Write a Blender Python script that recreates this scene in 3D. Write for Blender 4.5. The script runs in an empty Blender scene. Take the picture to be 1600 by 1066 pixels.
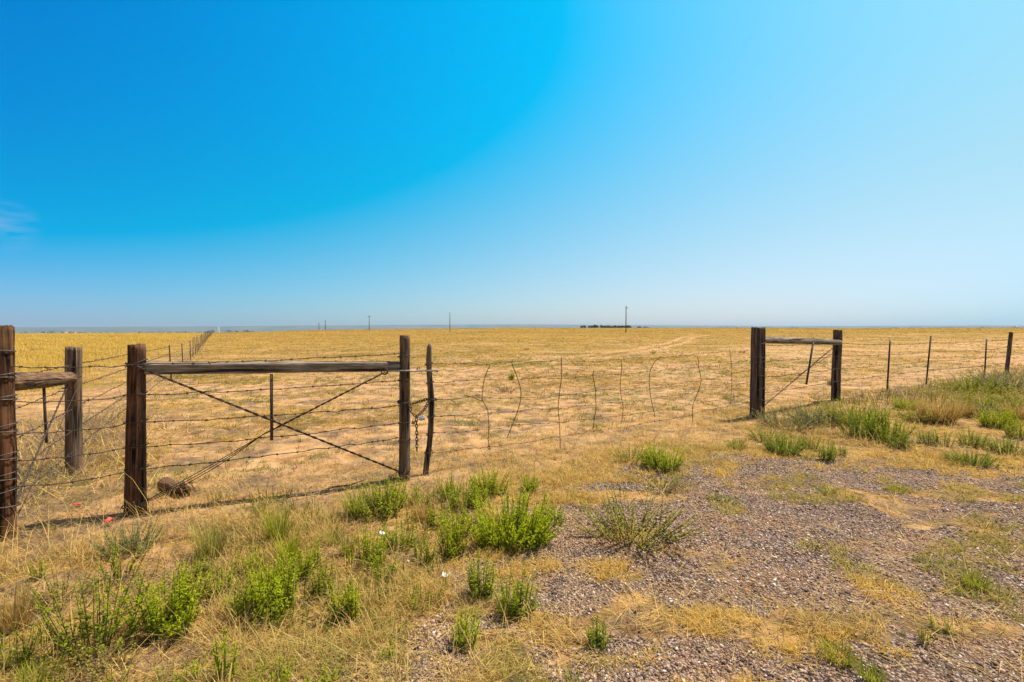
import bpy, math, random
import numpy as np
from mathutils import Vector, Matrix

R = math.radians
SC = bpy.context.scene
COL = SC.collection
rng = np.random.default_rng(11)
random.seed(5)

# ------------------------------------------------------------------ camera
EYE = 1.5
PITCH = 1.5
cam_d = bpy.data.cameras.new('camera')
cam_d.lens = 18.0
cam_d.sensor_width = 36.0
cam_d.clip_start = 0.05
cam_d.clip_end = 40000
cam = bpy.data.objects.new('camera', cam_d)
COL.objects.link(cam)
cam.location = (0, 0, EYE)
cam.rotation_euler = (R(90 - PITCH), 0, 0)
SC.camera = cam

# ------------------------------------------------------------------ sky
SUN_EL = R(63)
SUN_DIR = Vector((0.88, 0.45, 0)).normalized() * math.cos(SUN_EL) + Vector((0, 0, math.sin(SUN_EL)))
world = bpy.data.worlds.new('World')
SC.world = world
world.use_nodes = True
nt = world.node_tree
L = nt.links


def wn(t):
    return nt.nodes.new(t)


def wmath(op, a, b=None, clamp=False):
    n = wn('ShaderNodeMath')
    n.operation = op
    n.use_clamp = clamp
    for i, v in enumerate((a, b)):
        if v is None:
            continue
        if isinstance(v, (int, float)):
            n.inputs[i].default_value = v
        else:
            L.new(v, n.inputs[i])
    return n.outputs[0]


sky = wn('ShaderNodeTexSky')
sky.sky_type = 'NISHITA'
sky.sun_disc = False
sky.sun_elevation = SUN_EL
sky.sun_rotation = math.atan2(SUN_DIR.x, SUN_DIR.y)
sky.altitude = 1600
tc = wn('ShaderNodeTexCoord')
sep = wn('ShaderNodeSeparateXYZ')
L.new(tc.outputs['Generated'], sep.inputs[0])
dx, dy, dz = sep.outputs
dxx, dxz, dzz = wmath('MULTIPLY', dx, dx), wmath('MULTIPLY', dx, dz), wmath('MULTIPLY', dz, dz)
# grade of the clear sky by direction: deep away from the sun, milky below it and along the horizon
COEF = [(0.7583, 0.4376, 4.3732, -0.5422, 7.3207, -29.1715, -0.9036, 0.5052, 0.032, 32.1446),
        (0.8823, 0.1204, 4.088, -0.2192, 1.8761, -3.5094, -0.0903, -0.9444, 0.9399, 1.6727),
        (1.1711, 0.0369, 0.2851, 0.1923, -0.8535, 10.2783, -0.0219, -2.2265, 1.6806, -11.8409)]
terms = (dx, dz, dxx, dxz, dzz, wmath('MULTIPLY', dxx, dx), wmath('MULTIPLY', dxx, dz), wmath('MULTIPLY', dxz, dz), wmath('MULTIPLY', dzz, dz))
chan = []
for c in COEF:
    s = c[0]
    for k, f in zip(c[1:], terms):
        s = wmath('ADD', s, wmath('MULTIPLY', f, k))
    s = wmath('MINIMUM', wmath('MAXIMUM', s, 0.0), 3.0)
    chan.append(s)
comb = wn('ShaderNodeCombineXYZ')
for i in range(3):
    L.new(chan[i], comb.inputs[i])
mr = wn('ShaderNodeMapRange')          # towards zenith and behind, out of view, a tint added for neutral fill light
mr.inputs['From Min'].default_value = 0.56
mr.inputs['From Max'].default_value = 0.75
L.new(dz, mr.inputs[0])
mr2 = wn('ShaderNodeMapRange')
mr2.inputs['From Min'].default_value = 0.25
mr2.inputs['From Max'].default_value = -0.15
L.new(dy, mr2.inputs[0])
fac = wmath('MAXIMUM', mr.outputs[0], mr2.outputs[0])
mixw = wn('ShaderNodeMix')
mixw.data_type = 'VECTOR'
L.new(fac, mixw.inputs['Factor'])
L.new(comb.outputs[0], mixw.inputs[4])
mixw.inputs[5].default_value = (1.7, 1.5, 1.35)
vm = wn('ShaderNodeVectorMath')
vm.operation = 'MULTIPLY'
L.new(sky.outputs[0], vm.inputs[0])
L.new(mixw.outputs[1], vm.inputs[1])
# a faint wisp of cirrus low in the sky on the left
nz = wn('ShaderNodeTexNoise')
mp = wn('ShaderNodeMapping')
mp.inputs['Scale'].default_value = (14, 14, 60)
mp.inputs['Rotation'].default_value = (0.0, 0.62, 0.3)
L.new(tc.outputs['Generated'], mp.inputs[0])
L.new(mp.outputs[0], nz.inputs['Vector'])
nz.inputs['Scale'].default_value = 1.6
nz.inputs['Detail'].default_value = 6
dist = wn('ShaderNodeVectorMath')
dist.operation = 'DISTANCE'
wd = Vector((-0.985, 1, 0.197)).normalized()
dist.inputs[1].default_value = wd
L.new(tc.outputs['Generated'], dist.inputs[0])
m3 = wn('ShaderNodeMapRange')
m3.inputs['From Min'].default_value = 0.042
m3.inputs['From Max'].default_value = 0.0
L.new(dist.outputs['Value'], m3.inputs[0])
m4 = wn('ShaderNodeMapRange')
m4.inputs['From Min'].default_value = 0.42
m4.inputs['From Max'].default_value = 0.75
L.new(nz.outputs['Fac'], m4.inputs[0])
cf = wmath('MULTIPLY', wmath('MULTIPLY', m3.outputs[0], m4.outputs[0]), 0.45, True)
mixc = wn('ShaderNodeMix')
mixc.data_type = 'VECTOR'
L.new(cf, mixc.inputs['Factor'])
L.new(vm.outputs[0], mixc.inputs[4])
mixc.inputs[5].default_value = (4.2, 5.6, 8.0)
bg = nt.nodes['Background']
bg.inputs['Strength'].default_value = 0.078
L.new(mixc.outputs[1], bg.inputs['Color'])

# ------------------------------------------------------------------ sun
sd = bpy.data.lights.new('sun', 'SUN')
sd.energy = 5.0
sd.angle = R(0.53)
sd.color = (1.0, 0.92, 0.79)
sun = bpy.data.objects.new('sun', sd)
COL.objects.link(sun)
sun.rotation_euler = (-SUN_DIR).to_track_quat('-Z', 'Y').to_euler()
sun.location = (0, 0, 30)
SC.view_settings.view_transform = 'Standard'
SC.view_settings.look = 'None'
SC.view_settings.exposure = 0.36
SC.view_settings.gamma = 1.0
SC.cycles.max_bounces = 6
SC.cycles.volume_bounces = 0


# ------------------------------------------------------------------ helpers
def tag(o, label=None, cat=None, group=None, kind=None):
    if label:
        o['label'] = label
    if cat:
        o['category'] = cat
    if group:
        o['group'] = group
    if kind:
        o['kind'] = kind
    return o


def empty(name, loc=(0, 0, 0)):
    o = bpy.data.objects.new(name, None)
    o.empty_display_size = 0.1
    COL.objects.link(o)
    o.location = loc
    return o


def mesh(name, V, F, mat, parent=None, col=None, smooth=False, loc=None):
    """F: (M,3) or (M,4) array, or a list of such arrays"""
    V = np.asarray(V, np.float32).reshape(-1, 3)
    Fs = F if isinstance(F, list) else [F]
    Fs = [np.asarray(f, np.int32) for f in Fs if len(f)]
    me = bpy.data.meshes.new(name)
    me.vertices.add(len(V))
    me.vertices.foreach_set('co', V.ravel())
    nl = sum(f.size for f in Fs)
    nf = sum(len(f) for f in Fs)
    me.loops.add(nl)
    me.loops.foreach_set('vertex_index', np.concatenate([f.ravel() for f in Fs]))
    me.polygons.add(nf)
    starts, off = [], 0
    for f in Fs:
        k = f.shape[1]
        starts.append(off + np.arange(len(f), dtype=np.int32) * k)
        off += f.size
    me.polygons.foreach_set('loop_start', np.concatenate(starts).astype(np.int32))
    if smooth:
        me.polygons.foreach_set('use_smooth', np.ones(nf, bool))
    me.update(calc_edges=True)
    if col is not None:
        a = me.color_attributes.new('Col', 'FLOAT_COLOR', 'POINT')
        c = np.ones((len(V), 4), np.float32)
        c[:, :3] = col
        a.data.foreach_set('color', c.ravel())
    me.validate()
    if mat:
        me.materials.append(mat)
    o = bpy.data.objects.new(name, me)
    COL.objects.link(o)
    if parent:
        o.parent = parent
    if loc is not None:
        o.location = loc
    return o


def join(parts):
    """parts: list of (V, list of F[, C]) -> one V, F list (grouped by face size)"""
    Vs, F3, F4, Cs, off = [], [], [], [], 0
    for p in parts:
        V, F = p[0], p[1]
        V = np.asarray(V, float).reshape(-1, 3)
        for f in (F if isinstance(F, list) else [F]):
            f = np.asarray(f, int)
            if len(f) == 0:
                continue
            (F3 if f.shape[1] == 3 else F4).append(f + off)
        if len(p) > 2:
            Cs.append(np.broadcast_to(np.asarray(p[2], float), (len(V), 3)))
        Vs.append(V)
        off += len(V)
    F = []
    if F3:
        F.append(np.concatenate(F3))
    if F4:
        F.append(np.concatenate(F4))
    return np.concatenate(Vs), F, (np.concatenate(Cs) if Cs else None)


def hash2(ix, iy, seed):
    h = (ix.astype(np.int64) * 374761393 + iy.astype(np.int64) * 668265263 + seed * 1442695041) & 0x7fffffff
    h = ((h ^ (h >> 13)) * 1274126177) & 0x7fffffff
    h = ((h ^ (h >> 16)) * 668265263) & 0x7fffffff
    return ((h ^ (h >> 15)) & 0xffff) / 65535.0


def vnoise(x, y, seed=0):
    x = np.asarray(x, float)
    y = np.asarray(y, float)
    ix, iy = np.floor(x), np.floor(y)
    fx, fy = x - ix, y - iy
    fx, fy = fx * fx * (3 - 2 * fx), fy * fy * (3 - 2 * fy)
    a, b = hash2(ix, iy, seed), hash2(ix + 1, iy, seed)
    c, d = hash2(ix, iy + 1, seed), hash2(ix + 1, iy + 1, seed)
    return (a + (b - a) * fx) * (1 - fy) + (c + (d - c) * fx) * fy


def fbm(x, y, seed=0, oct=4):
    s, a, t = 0, 0.5, 0
    for i in range(oct):
        s = s + a * vnoise(x * 2 ** i + i * 17.3, y * 2 ** i - i * 9.1, seed + i)
        t += a
        a *= 0.5
    return s / t


def sst(a, b, x):
    t = np.clip((np.asarray(x, float) - a) / (b - a), 0, 1)
    return t * t * (3 - 2 * t)


# ------------------------------------------------------------------ the lie of the land
A0, B0 = (-3.62, 3.67), (-4.5, 5.3)          # corner post, brace post of the fence running away
PDIR = np.array([-0.575, 1.0]) / math.hypot(0.575, 1.0)


def fence_d(x, y):      # metres beyond the roadside fence line (positive = in the field)
    fx, fy = np.array([-3.07, 4.18]), np.array([16.0, 16.5])
    t = (fy - fx) / np.linalg.norm(fy - fx)
    return -(np.asarray(x) - fx[0]) * t[1] + (np.asarray(y) - fx[1]) * t[0]


def side_d(x, y):       # metres to the left of the fence that runs to the horizon
    return -((np.asarray(x) - A0[0]) * PDIR[1] - (np.asarray(y) - A0[1]) * PDIR[0])


def height(x, y):
    x = np.asarray(x, float)
    y = np.asarray(y, float)
    r = np.hypot(x, y)
    h = -0.36 * sst(5, 15, -x) * sst(8, 18, y)
    h = h + 0.05 * (fbm(x / 1.9, y / 1.9, 3, 3) - 0.5) * sst(0.3, 2, r)
    h = h + 0.060 * (fbm(x / 0.36, y / 0.36, 8, 3) - 0.5) * sst(60, 8, r) * (0.35 + 0.65 * sst(-0.3, 0.8, fence_d(x, y)))
    h = h + 0.036 * (fbm(x / 0.13, y / 0.13, 12, 2) - 0.5) * sst(22, 6, r) * sst(-0.6, 0.6, fence_d(x, y))
    h = h + 0.5 * (fbm(x / 45, y / 45, 5, 2) - 0.5) * sst(25, 120, r)
    h = h + 0.0 * np.exp(-((x + 3.9) / 1.1) ** 2 - ((y - 4.5) / 0.5) ** 2)
    s = sst(-0.62, -0.05, np.where(y > 0.1, x / np.maximum(y, 0.1), np.sign(x)))
    rc = 185 + 150 * s
    h = h + 1.30 * s * sst(40, 330, r)
    h = h - (15 - 10.5 * s) * sst(rc, rc + 750, r)
    h = h - (42 - 16 * s) * sst(1300, 4500, r)
    return h


def ground_at(px, py):
    """world point of the ground seen at a place in the photograph (layout survey)"""
    u = (px - 800) / 800.0
    v = (533 - py) / 800.0
    p = R(PITCH)
    d = np.array([u, math.cos(p) + v * math.sin(p), -math.sin(p) + v * math.cos(p)])
    z = 0.0
    for _ in range(8):
        t = (z - EYE) / d[2]
        q = d * t
        z = float(height(q[0], q[1]))
    return np.array([q[0], q[1], z])


def on_plane(px, py, P, Q):
    """point of the upright plane through ground points P, Q at a place in the photograph"""
    u = (px - 800) / 800.0
    v = (533 - py) / 800.0
    p = R(PITCH)
    d = np.array([u, math.cos(p) + v * math.sin(p), -math.sin(p) + v * math.cos(p)])
    n = np.array([-(Q[1] - P[1]), Q[0] - P[0]])
    t = (n[0] * P[0] + n[1] * P[1]) / (n[0] * d[0] + n[1] * d[1])
    return np.array([0, 0, EYE]) + d * t


def gz(x, y):
    return float(height(x, y))


GRAVEL = np.array([(-1.5, 0.6), (-1.15, 2.1), (-0.6, 3.0), (-0.2, 3.9), (0.40, 4.8), (1.2, 5.5), (2.3, 6.25), (3.4, 6.3),
                   (4.3, 6.1), (5.4, 5.7), (7, 5.9), (12, 7.6), (30, 14), (30, -12), (-3, -12)])


def poly_sd(x, y, P):
    x = np.asarray(x, float)
    y = np.asarray(y, float)
    best = np.full(x.shape, 1e9)
    inside = np.zeros(x.shape, bool)
    n = len(P)
    for i in range(n):
        ax, ay = P[i]
        bx, by = P[(i + 1) % n]
        ex, ey = bx - ax, by - ay
        t = np.clip(((x - ax) * ex + (y - ay) * ey) / (ex * ex + ey * ey), 0, 1)
        best = np.minimum(best, np.hypot(x - ax - t * ex, y - ay - t * ey))
        if abs(ey) > 1e-9:
            c = ((ay > y) != (by > y)) & (x < (bx - ax) * (y - ay) / ey + ax)
            inside ^= c
    return np.where(inside, best, -best)


def gravel_m(x, y):
    x = np.asarray(x, float)
    y = np.asarray(y, float)
    s = poly_sd(x, y, GRAVEL) + 1.1 * (fbm(x / 0.7, y / 0.7, 21, 4) - 0.5)
    m = sst(-0.15, 0.55, s)
    # drifts of sand and straw across the stone, thicker towards the fence
    k = fbm(x / 0.8, y / 0.5, 22, 4) + 0.14 * sst(1.3, 0.1, poly_sd(x, y, GRAVEL)) * sst(3.0, 5.5, y) - 0.13
    return m * (1 - 0.75 * sst(0.50, 0.64, k))


TRACK = np.array([(-3.5, 14.5), (-0.5, 19), (2, 23.5), (5.8, 29), (9.5, 36), (16.9, 52), (25.8, 75), (33, 88), (36, 110)])


def track_m(x, y):
    x = np.asarray(x, float)
    y = np.asarray(y, float)
    best = np.full(x.shape, 1e9)
    for i in range(len(TRACK) - 1):
        ax, ay = TRACK[i]
        bx, by = TRACK[i + 1]
        ex, ey = bx - ax, by - ay
        t = np.clip(((x - ax) * ex + (y - ay) * ey) / (ex * ex + ey * ey), 0, 1)
        best = np.minimum(best, np.hypot(x - ax - t * ex, y - ay - t * ey))
    w = np.exp(-((best - 0.75) / 0.35) ** 2)
    return w * sst(14, 24, y) * (0.35 + 0.75 * vnoise(x / 3, y / 3, 77))


def patch_n(x, y):      # clumps of dry grass
    return fbm(np.asarray(x) / 0.55, np.asarray(y) / 0.55, 41, 3)


# ------------------------------------------------------------------ materials
def mat(name):
    m = bpy.data.materials.new(name)
    m.use_nodes = True
    t = m.node_tree
    return m, t, t.nodes['Principled BSDF']


def noise(t, vec, scale, detail=4, rough=0.55):
    n = t.nodes.new('ShaderNodeTexNoise')
    n.inputs['Scale'].default_value = scale
    n.inputs['Detail'].default_value = detail
    n.inputs['Roughness'].default_value = rough
    if vec is not None:
        t.links.new(vec, n.inputs['Vector'])
    return n.outputs['Fac']


def ramp(t, f, stops):
    n = t.nodes.new('ShaderNodeValToRGB')
    e = n.color_ramp.elements
    while len(e) < len(stops):
        e.new(0.5)
    for el, (p, c) in zip(e, stops):
        el.position = p
        el.color = (c[0], c[1], c[2], 1) if not isinstance(c, float) else (c, c, c, 1)
    t.links.new(f, n.inputs[0])
    return n.outputs[0]


def mixc_(t, f, a, b, mode='MIX'):
    n = t.nodes.new('ShaderNodeMix')
    n.data_type = 'RGBA'
    n.blend_type = mode
    for s, v in ((n.inputs['Factor'], f), (n.inputs[6], a), (n.inputs[7], b)):
        if isinstance(v, (int, float)):
            s.default_value = v
        elif isinstance(v, tuple):
            s.default_value = (v[0], v[1], v[2], 1)
        else:
            t.links.new(v, s)
    return n.outputs[2]


def mth(t, op, a, b=None, clamp=False):
    n = t.nodes.new('ShaderNodeMath')
    n.operation = op
    n.use_clamp = clamp
    for i, v in enumerate((a, b)):
        if v is None:
            continue
        if isinstance(v, (int, float)):
            n.inputs[i].default_value = v
        else:
            t.links.new(v, n.inputs[i])
    return n.outputs[0]


def ocoord(t, scale=(1, 1, 1)):
    c = t.nodes.new('ShaderNodeTexCoord')
    m = t.nodes.new('ShaderNodeMapping')
    m.inputs['Scale'].default_value = scale
    t.links.new(c.outputs['Object'], m.inputs[0])
    return m.outputs[0]


def bump(t, bsdf, f, strength, distance):
    b = t.nodes.new('ShaderNodeBump')
    b.inputs['Strength'].default_value = strength
    b.inputs['Distance'].default_value = distance
    t.links.new(f, b.inputs['Height'])
    t.links.new(b.outputs[0], bsdf.inputs['Normal'])


def wood_mat(name, dark, mid, light, blotch=(0.3, 0.2, 0.12), bl=0.3, seed=0.0):
    m, t, b = mat(name)
    v = ocoord(t, (1, 1, 0.045))
    c = t.nodes.new('ShaderNodeVectorMath')
    c.operation = 'ADD'
    c.inputs[1].default_value = (seed, seed * 1.7, seed * 0.3)
    t.links.new(v, c.inputs[0])
    g = noise(t, c.outputs[0], 55, 6, 0.65)
    col = ramp(t, g, [(0.30, dark), (0.5, mid), (0.72, light)])
    g2 = noise(t, c.outputs[0], 24, 3, 0.5)
    crack = ramp(t, g2, [(0.38, 0.10), (0.46, 1.0)])
    v3 = ocoord(t, (1, 1, 0.16))
    kn = ramp(t, noise(t, v3, 38, 5, 0.7), [(0.34, 0.45), (0.50, 1.0), (0.70, 1.35)])
    col = mixc_(t, 0.8, col, kn, 'MULTIPLY')
    col = mixc_(t, 1.0, col, crack, 'MULTIPLY')
    o2 = ocoord(t, (1, 1, 0.35))
    bn = noise(t, o2, 7, 4, 0.6)
    bm = ramp(t, bn, [(0.48, 0.0), (0.62, 1.0)])
    col = mixc_(t, mth(t, 'MULTIPLY', bm, bl), col, blotch)
    t.links.new(col, b.inputs['Base Color'])
    b.inputs['Roughness'].default_value = 0.9
    b.inputs['Specular IOR Level'].default_value = 0.2
    h = mth(t, 'ADD', mth(t, 'MULTIPLY', g, 0.5), mth(t, 'MULTIPLY', crack, 0.8))
    bump(t, b, h, 1.0, 0.010)
    return m


def metal_mat(name, c1, c2, rough=0.7, metallic=0.3, scale=40):
    m, t, b = mat(name)
    f = noise(t, ocoord(t), scale, 4, 0.6)
    t.links.new(ramp(t, f, [(0.35, c1), (0.65, c2)]), b.inputs['Base Color'])
    b.inputs['Roughness'].default_value = rough
    b.inputs['Metallic'].default_value = metallic
    bump(t, b, f, 0.3, 0.001)
    return m


def leaf_mat(name, trans=0.35, rough=0.75, spec=0.15):
    m, t, b = mat(name)
    a = t.nodes.new('ShaderNodeVertexColor')
    a.layer_name = 'Col'
    t.links.new(a.outputs[0], b.inputs['Base Color'])
    b.inputs['Roughness'].default_value = rough
    b.inputs['Specular IOR Level'].default_value = spec
    tr = t.nodes.new('ShaderNodeBsdfTranslucent')
    t.links.new(a.outputs[0], tr.inputs[0])
    mx = t.nodes.new('ShaderNodeMixShader')
    mx.inputs[0].default_value = trans
    t.links.new(b.outputs[0], mx.inputs[1])
    t.links.new(tr.outputs[0], mx.inputs[2])
    t.links.new(mx.outputs[0], t.nodes['Material Output'].inputs['Surface'])
    return m


def plain(name, c, rough=0.6, metallic=0.0):
    m, t, b = mat(name)
    f = noise(t, ocoord(t), 18, 3, 0.6)
    d = tuple(x * 0.72 for x in c)
    t.links.new(ramp(t, f, [(0.35, d), (0.65, c)]), b.inputs['Base Color'])
    b.inputs['Roughness'].default_value = rough
    b.inputs['Metallic'].default_value = metallic
    return m


M_RED = wood_mat('dark_red_wood', (0.018, 0.009, 0.006), (0.085, 0.036, 0.016), (0.28, 0.115, 0.045), (0.38, 0.20, 0.09), 0.4, 1.3)
M_RED2 = wood_mat('red_brown_wood', (0.018, 0.010, 0.006), (0.075, 0.036, 0.018), (0.30, 0.125, 0.05), (0.30, 0.15, 0.07), 0.45, 5.3)
M_GREY = wood_mat('grey_weathered_wood', (0.035, 0.023, 0.015), (0.14, 0.095, 0.062), (0.30, 0.22, 0.15), (0.24, 0.12, 0.05), 0.6, 2.1)
M_RAIL = wood_mat('silvery_wood', (0.06, 0.045, 0.032), (0.24, 0.19, 0.14), (0.46, 0.38, 0.29), (0.12, 0.08, 0.05), 0.4, 3.7)
M_LOG = wood_mat('brown_log_wood', (0.03, 0.017, 0.010), (0.16, 0.085, 0.042), (0.36, 0.21, 0.11), (0.24, 0.16, 0.09), 0.4, 6.1)
M_TIE = wood_mat('dark_tie_wood', (0.026, 0.017, 0.012), (0.11, 0.075, 0.052), (0.26, 0.185, 0.135), (0.16, 0.10, 0.065), 0.45, 7.7)
M_STICK = wood_mat('stick_wood', (0.045, 0.030, 0.020), (0.16, 0.11, 0.075), (0.32, 0.235, 0.165), (0.16, 0.09, 0.05), 0.4, 8.8)
M_POLE = plain('pole_wood', (0.17, 0.10, 0.06), 0.9)
M_WIRE = metal_mat('rusty_wire', (0.04, 0.024, 0.017), (0.10, 0.062, 0.042), 0.8, 0.1, 90)
M_GALV = metal_mat('weathered_wire', (0.06, 0.045, 0.038), (0.17, 0.14, 0.12), 0.6, 0.5, 70)
M_TPOST = metal_mat('dark_painted_steel', (0.012, 0.012, 0.010), (0.04, 0.026, 0.018), 0.6, 0.2, 30)
M_TPG = metal_mat('green_painted_steel', (0.02, 0.028, 0.014), (0.05, 0.052, 0.03), 0.6, 0.2, 30)
M_TIP = metal_mat('pale_painted_tip', (0.35, 0.30, 0.27), (0.5, 0.45, 0.42), 0.6, 0.1, 30)
M_STEEL = metal_mat('bare_steel', (0.16, 0.12, 0.10), (0.36, 0.32, 0.29), 0.45, 0.7, 60)
M_CHAIN = metal_mat('rusty_chain', (0.035, 0.020, 0.013), (0.10, 0.055, 0.032), 0.6, 0.5, 120)
M_LOCK = metal_mat('padlock_steel', (0.5, 0.5, 0.5), (0.75, 0.76, 0.78), 0.3, 0.8, 60)
M_BRASS = metal_mat('dull_brass', (0.22, 0.14, 0.05), (0.40, 0.27, 0.10), 0.45, 0.7, 60)
M_LEAF = leaf_mat('plant_leaf', 0.45, 0.85, 0.04)
M_STRAW = leaf_mat('straw', 0.40, 0.85, 0.05)
M_PLASTIC_RED = plain('faded_red_plastic', (0.75, 0.06, 0.03), 0.5)
M_PAPER = plain('crumpled_white_paper', (0.8, 0.8, 0.78), 0.7)
M_WHITE = plain('white_paint', (0.8, 0.8, 0.78), 0.6)
M_ROOF = plain('grey_metal_roof', (0.3, 0.3, 0.32), 0.5)


def ground_material():
    m, t, b = mat('ground_soil')
    at = t.nodes.new('ShaderNodeVertexColor')
    at.layer_name = 'Col'
    s = t.nodes.new('ShaderNodeSeparateColor')
    t.links.new(at.outputs[0], s.inputs[0])
    grav, grass, green = s.outputs
    o = ocoord(t)
    n_f = noise(t, o, 30, 6, 0.7)
    n_m = noise(t, o, 3.0, 6, 0.65)
    n_l = noise(t, o, 0.25, 5, 0.6)
    n_xl = noise(t, o, 0.02, 4, 0.6)
    soil = ramp(t, n_m, [(0.30, (0.36, 0.175, 0.065)), (0.48, (0.57, 0.32, 0.135)), (0.68, (0.70, 0.44, 0.21))])
    soil = mixc_(t, 0.35, soil, ramp(t, n_f, [(0.3, (0.55, 0.5, 0.45)), (0.6, (1.0, 1.0, 1.0))]), 'MULTIPLY')
    # dry thatch: mottled straw, from tufts down to single straws
    st = noise(t, ocoord(t, (1, 1.0, 1)), 9.0, 7, 0.75)
    straw = ramp(t, st, [(0.36, (0.11, 0.062, 0.022)), (0.47, (0.40, 0.235, 0.052)), (0.62, (0.70, 0.45, 0.10))])
    big = ramp(t, n_l, [(0.36, (0.62, 0.57, 0.52)), (0.58, (1.08, 1.05, 1.0))])
    straw = mixc_(t, 0.7, straw, big, 'MULTIPLY')
    xl = ramp(t, n_xl, [(0.35, (0.86, 0.84, 0.84)), (0.6, (1.08, 1.04, 1.0))])
    straw = mixc_(t, 0.8, straw, xl, 'MULTIPLY')
    brn = ramp(t, noise(t, o, 1.1, 6, 0.72), [(0.44, 0.0), (0.60, 0.75)])
    straw = mixc_(t, brn, straw, mixc_(t, 1.0, straw, (0.55, 0.52, 0.50), 'MULTIPLY'))
    # cover of thatch over soil: noisy edge round the mapped cover
    cover = mth(t, 'ADD', grass, mth(t, 'MULTIPLY', mth(t, 'SUBTRACT', noise(t, o, 5.5, 6, 0.7), 0.5), 2.2))
    cv = t.nodes.new('ShaderNodeMapRange')
    cv.inputs['From Min'].default_value = 0.35
    cv.inputs['From Max'].default_value = 0.75
    t.links.new(cover, cv.inputs[0])
    col = mixc_(t, cv.outputs[0], soil, straw)
    litter_shade = ramp(t, st, [(0.35, (0.075, 0.047, 0.028)), (0.6, (0.26, 0.175, 0.105))])  # grey brown litter, its dark end painting the shadowed gaps under grass
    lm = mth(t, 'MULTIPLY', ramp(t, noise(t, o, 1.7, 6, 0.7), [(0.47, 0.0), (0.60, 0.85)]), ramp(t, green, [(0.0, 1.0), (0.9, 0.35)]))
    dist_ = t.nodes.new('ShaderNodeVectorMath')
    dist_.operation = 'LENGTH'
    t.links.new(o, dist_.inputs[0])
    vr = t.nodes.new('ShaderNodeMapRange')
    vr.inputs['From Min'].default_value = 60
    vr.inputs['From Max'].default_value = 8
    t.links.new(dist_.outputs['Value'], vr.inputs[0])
    col = mixc_(t, mth(t, 'MULTIPLY', lm, vr.outputs[0]), col, litter_shade)
    gcol = ramp(t, st, [(0.3, (0.06, 0.07, 0.025)), (0.6, (0.20, 0.19, 0.075))])
    gm = mth(t, 'MULTIPLY', green, ramp(t, noise(t, o, 2.2, 5, 0.7), [(0.46, 0.0), (0.62, 1.0)]))
    col = mixc_(t, gm, col, gcol)
    # crushed stone
    vo = t.nodes.new('ShaderNodeTexVoronoi')
    vo.inputs['Scale'].default_value = 62
    t.links.new(o, vo.inputs['Vector'])
    stone = ramp(t, vo.outputs['Color'], [(0.1, (0.08, 0.053, 0.04)), (0.40, (0.30, 0.20, 0.14)), (0.70, (0.50, 0.36, 0.27)), (0.95, (0.80, 0.68, 0.58))])
    grit = mixc_(t, ramp(t, vo.outputs['Distance'], [(0.35, 0.0), (0.75, 0.85)]), stone, (0.10, 0.064, 0.042))
    sandm = ramp(t, noise(t, o, 1.6, 5, 0.7), [(0.45, 0.0), (0.62, 0.7)])
    grit = mixc_(t, sandm, grit, soil)
    ge = mth(t, 'ADD', grav, mth(t, 'MULTIPLY', mth(t, 'SUBTRACT', n_f, 0.5), 0.9))
    gmr = t.nodes.new('ShaderNodeMapRange')
    gmr.inputs['From Min'].default_value = 0.35
    gmr.inputs['From Max'].default_value = 0.65
    t.links.new(ge, gmr.inputs[0])
    col = mixc_(t, gmr.outputs[0], col, grit)
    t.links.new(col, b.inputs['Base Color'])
    b.inputs['Roughness'].default_value = 0.95
    b.inputs['Specular IOR Level'].default_value = 0.1
    h = mth(t, 'ADD', mth(t, 'MULTIPLY', n_f, 0.6), mth(t, 'MULTIPLY', st, 0.8))
    h = mth(t, 'ADD', h, mth(t, 'MULTIPLY', vo.outputs['Distance'], mth(t, 'MULTIPLY', gmr.outputs[0], -0.8)))
    bump(t, b, h, 1.0, 0.035)
    return m


# ------------------------------------------------------------------ ground: one sheet to the horizon
def grass_cover(x, y):
    """share of ground under dry thatch"""
    d, sd_ = fence_d(x, y), side_d(x, y)
    g = gravel_m(x, y)
    r = np.hypot(x, y)
    verge = 0.62 - 0.40 * sst(-1.0, -0.4, d) * sst(-1.0, -1.8, np.asarray(x)) + 0.5 * (patch_n(x, y) - 0.5) - 0.5 * sst(-1.1, -0.2, d) * sst(-1.9, -0.6, np.asarray(x)) * sst(4.5, 2.5, np.asarray(x))
    bare = 0.40 + 0.34 * sst(3, 24, d) + 0.25 * sst(20, 70, d) + 1.4 * (fbm(np.asarray(x) / 2.6, np.asarray(y) / 2.6, 61, 4) - 0.5) * sst(90, 20, d)
    # worn sandy ground just inside the gate
    bare = bare - 0.75 * np.exp(-((np.asarray(x) - 0.4) / 2.4) ** 2 - ((np.asarray(y) - 6.9) / 1.2) ** 2)
    c = np.where(d > 0, verge + (bare - verge) * sst(0, 1.0, d), verge)
    c = np.where(sd_ > 0, np.maximum(c, sst(1.0, 5, sd_)), c)
    c = c * (1 - 0.85 * np.clip(track_m(x, y), 0, 1))
    gp = sst(0.52, 0.62, fbm(np.asarray(x) / 0.42, np.asarray(y) / 0.42, 55, 4) + 0.10 * (1 - sst(0.0, 1.0, poly_sd(x, y, GRAVEL))))
    return np.clip(c, 0, 1.2)


def green_cover(x, y):
    d = fence_d(x, y)
    v = sst(0.50, 0.72, fbm(np.asarray(x) / 3.1, np.asarray(y) / 2.2, 91, 4))
    return v * (1.0 * sst(0.5, 3, d) * sst(60, 12, d) + 0.55 * sst(12, 60, d)) + 0.25 * sst(0.5, 0.7, fbm(np.asarray(x) / 1.1, np.asarray(y) / 1.1, 92, 3)) * (d < 0)


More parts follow.
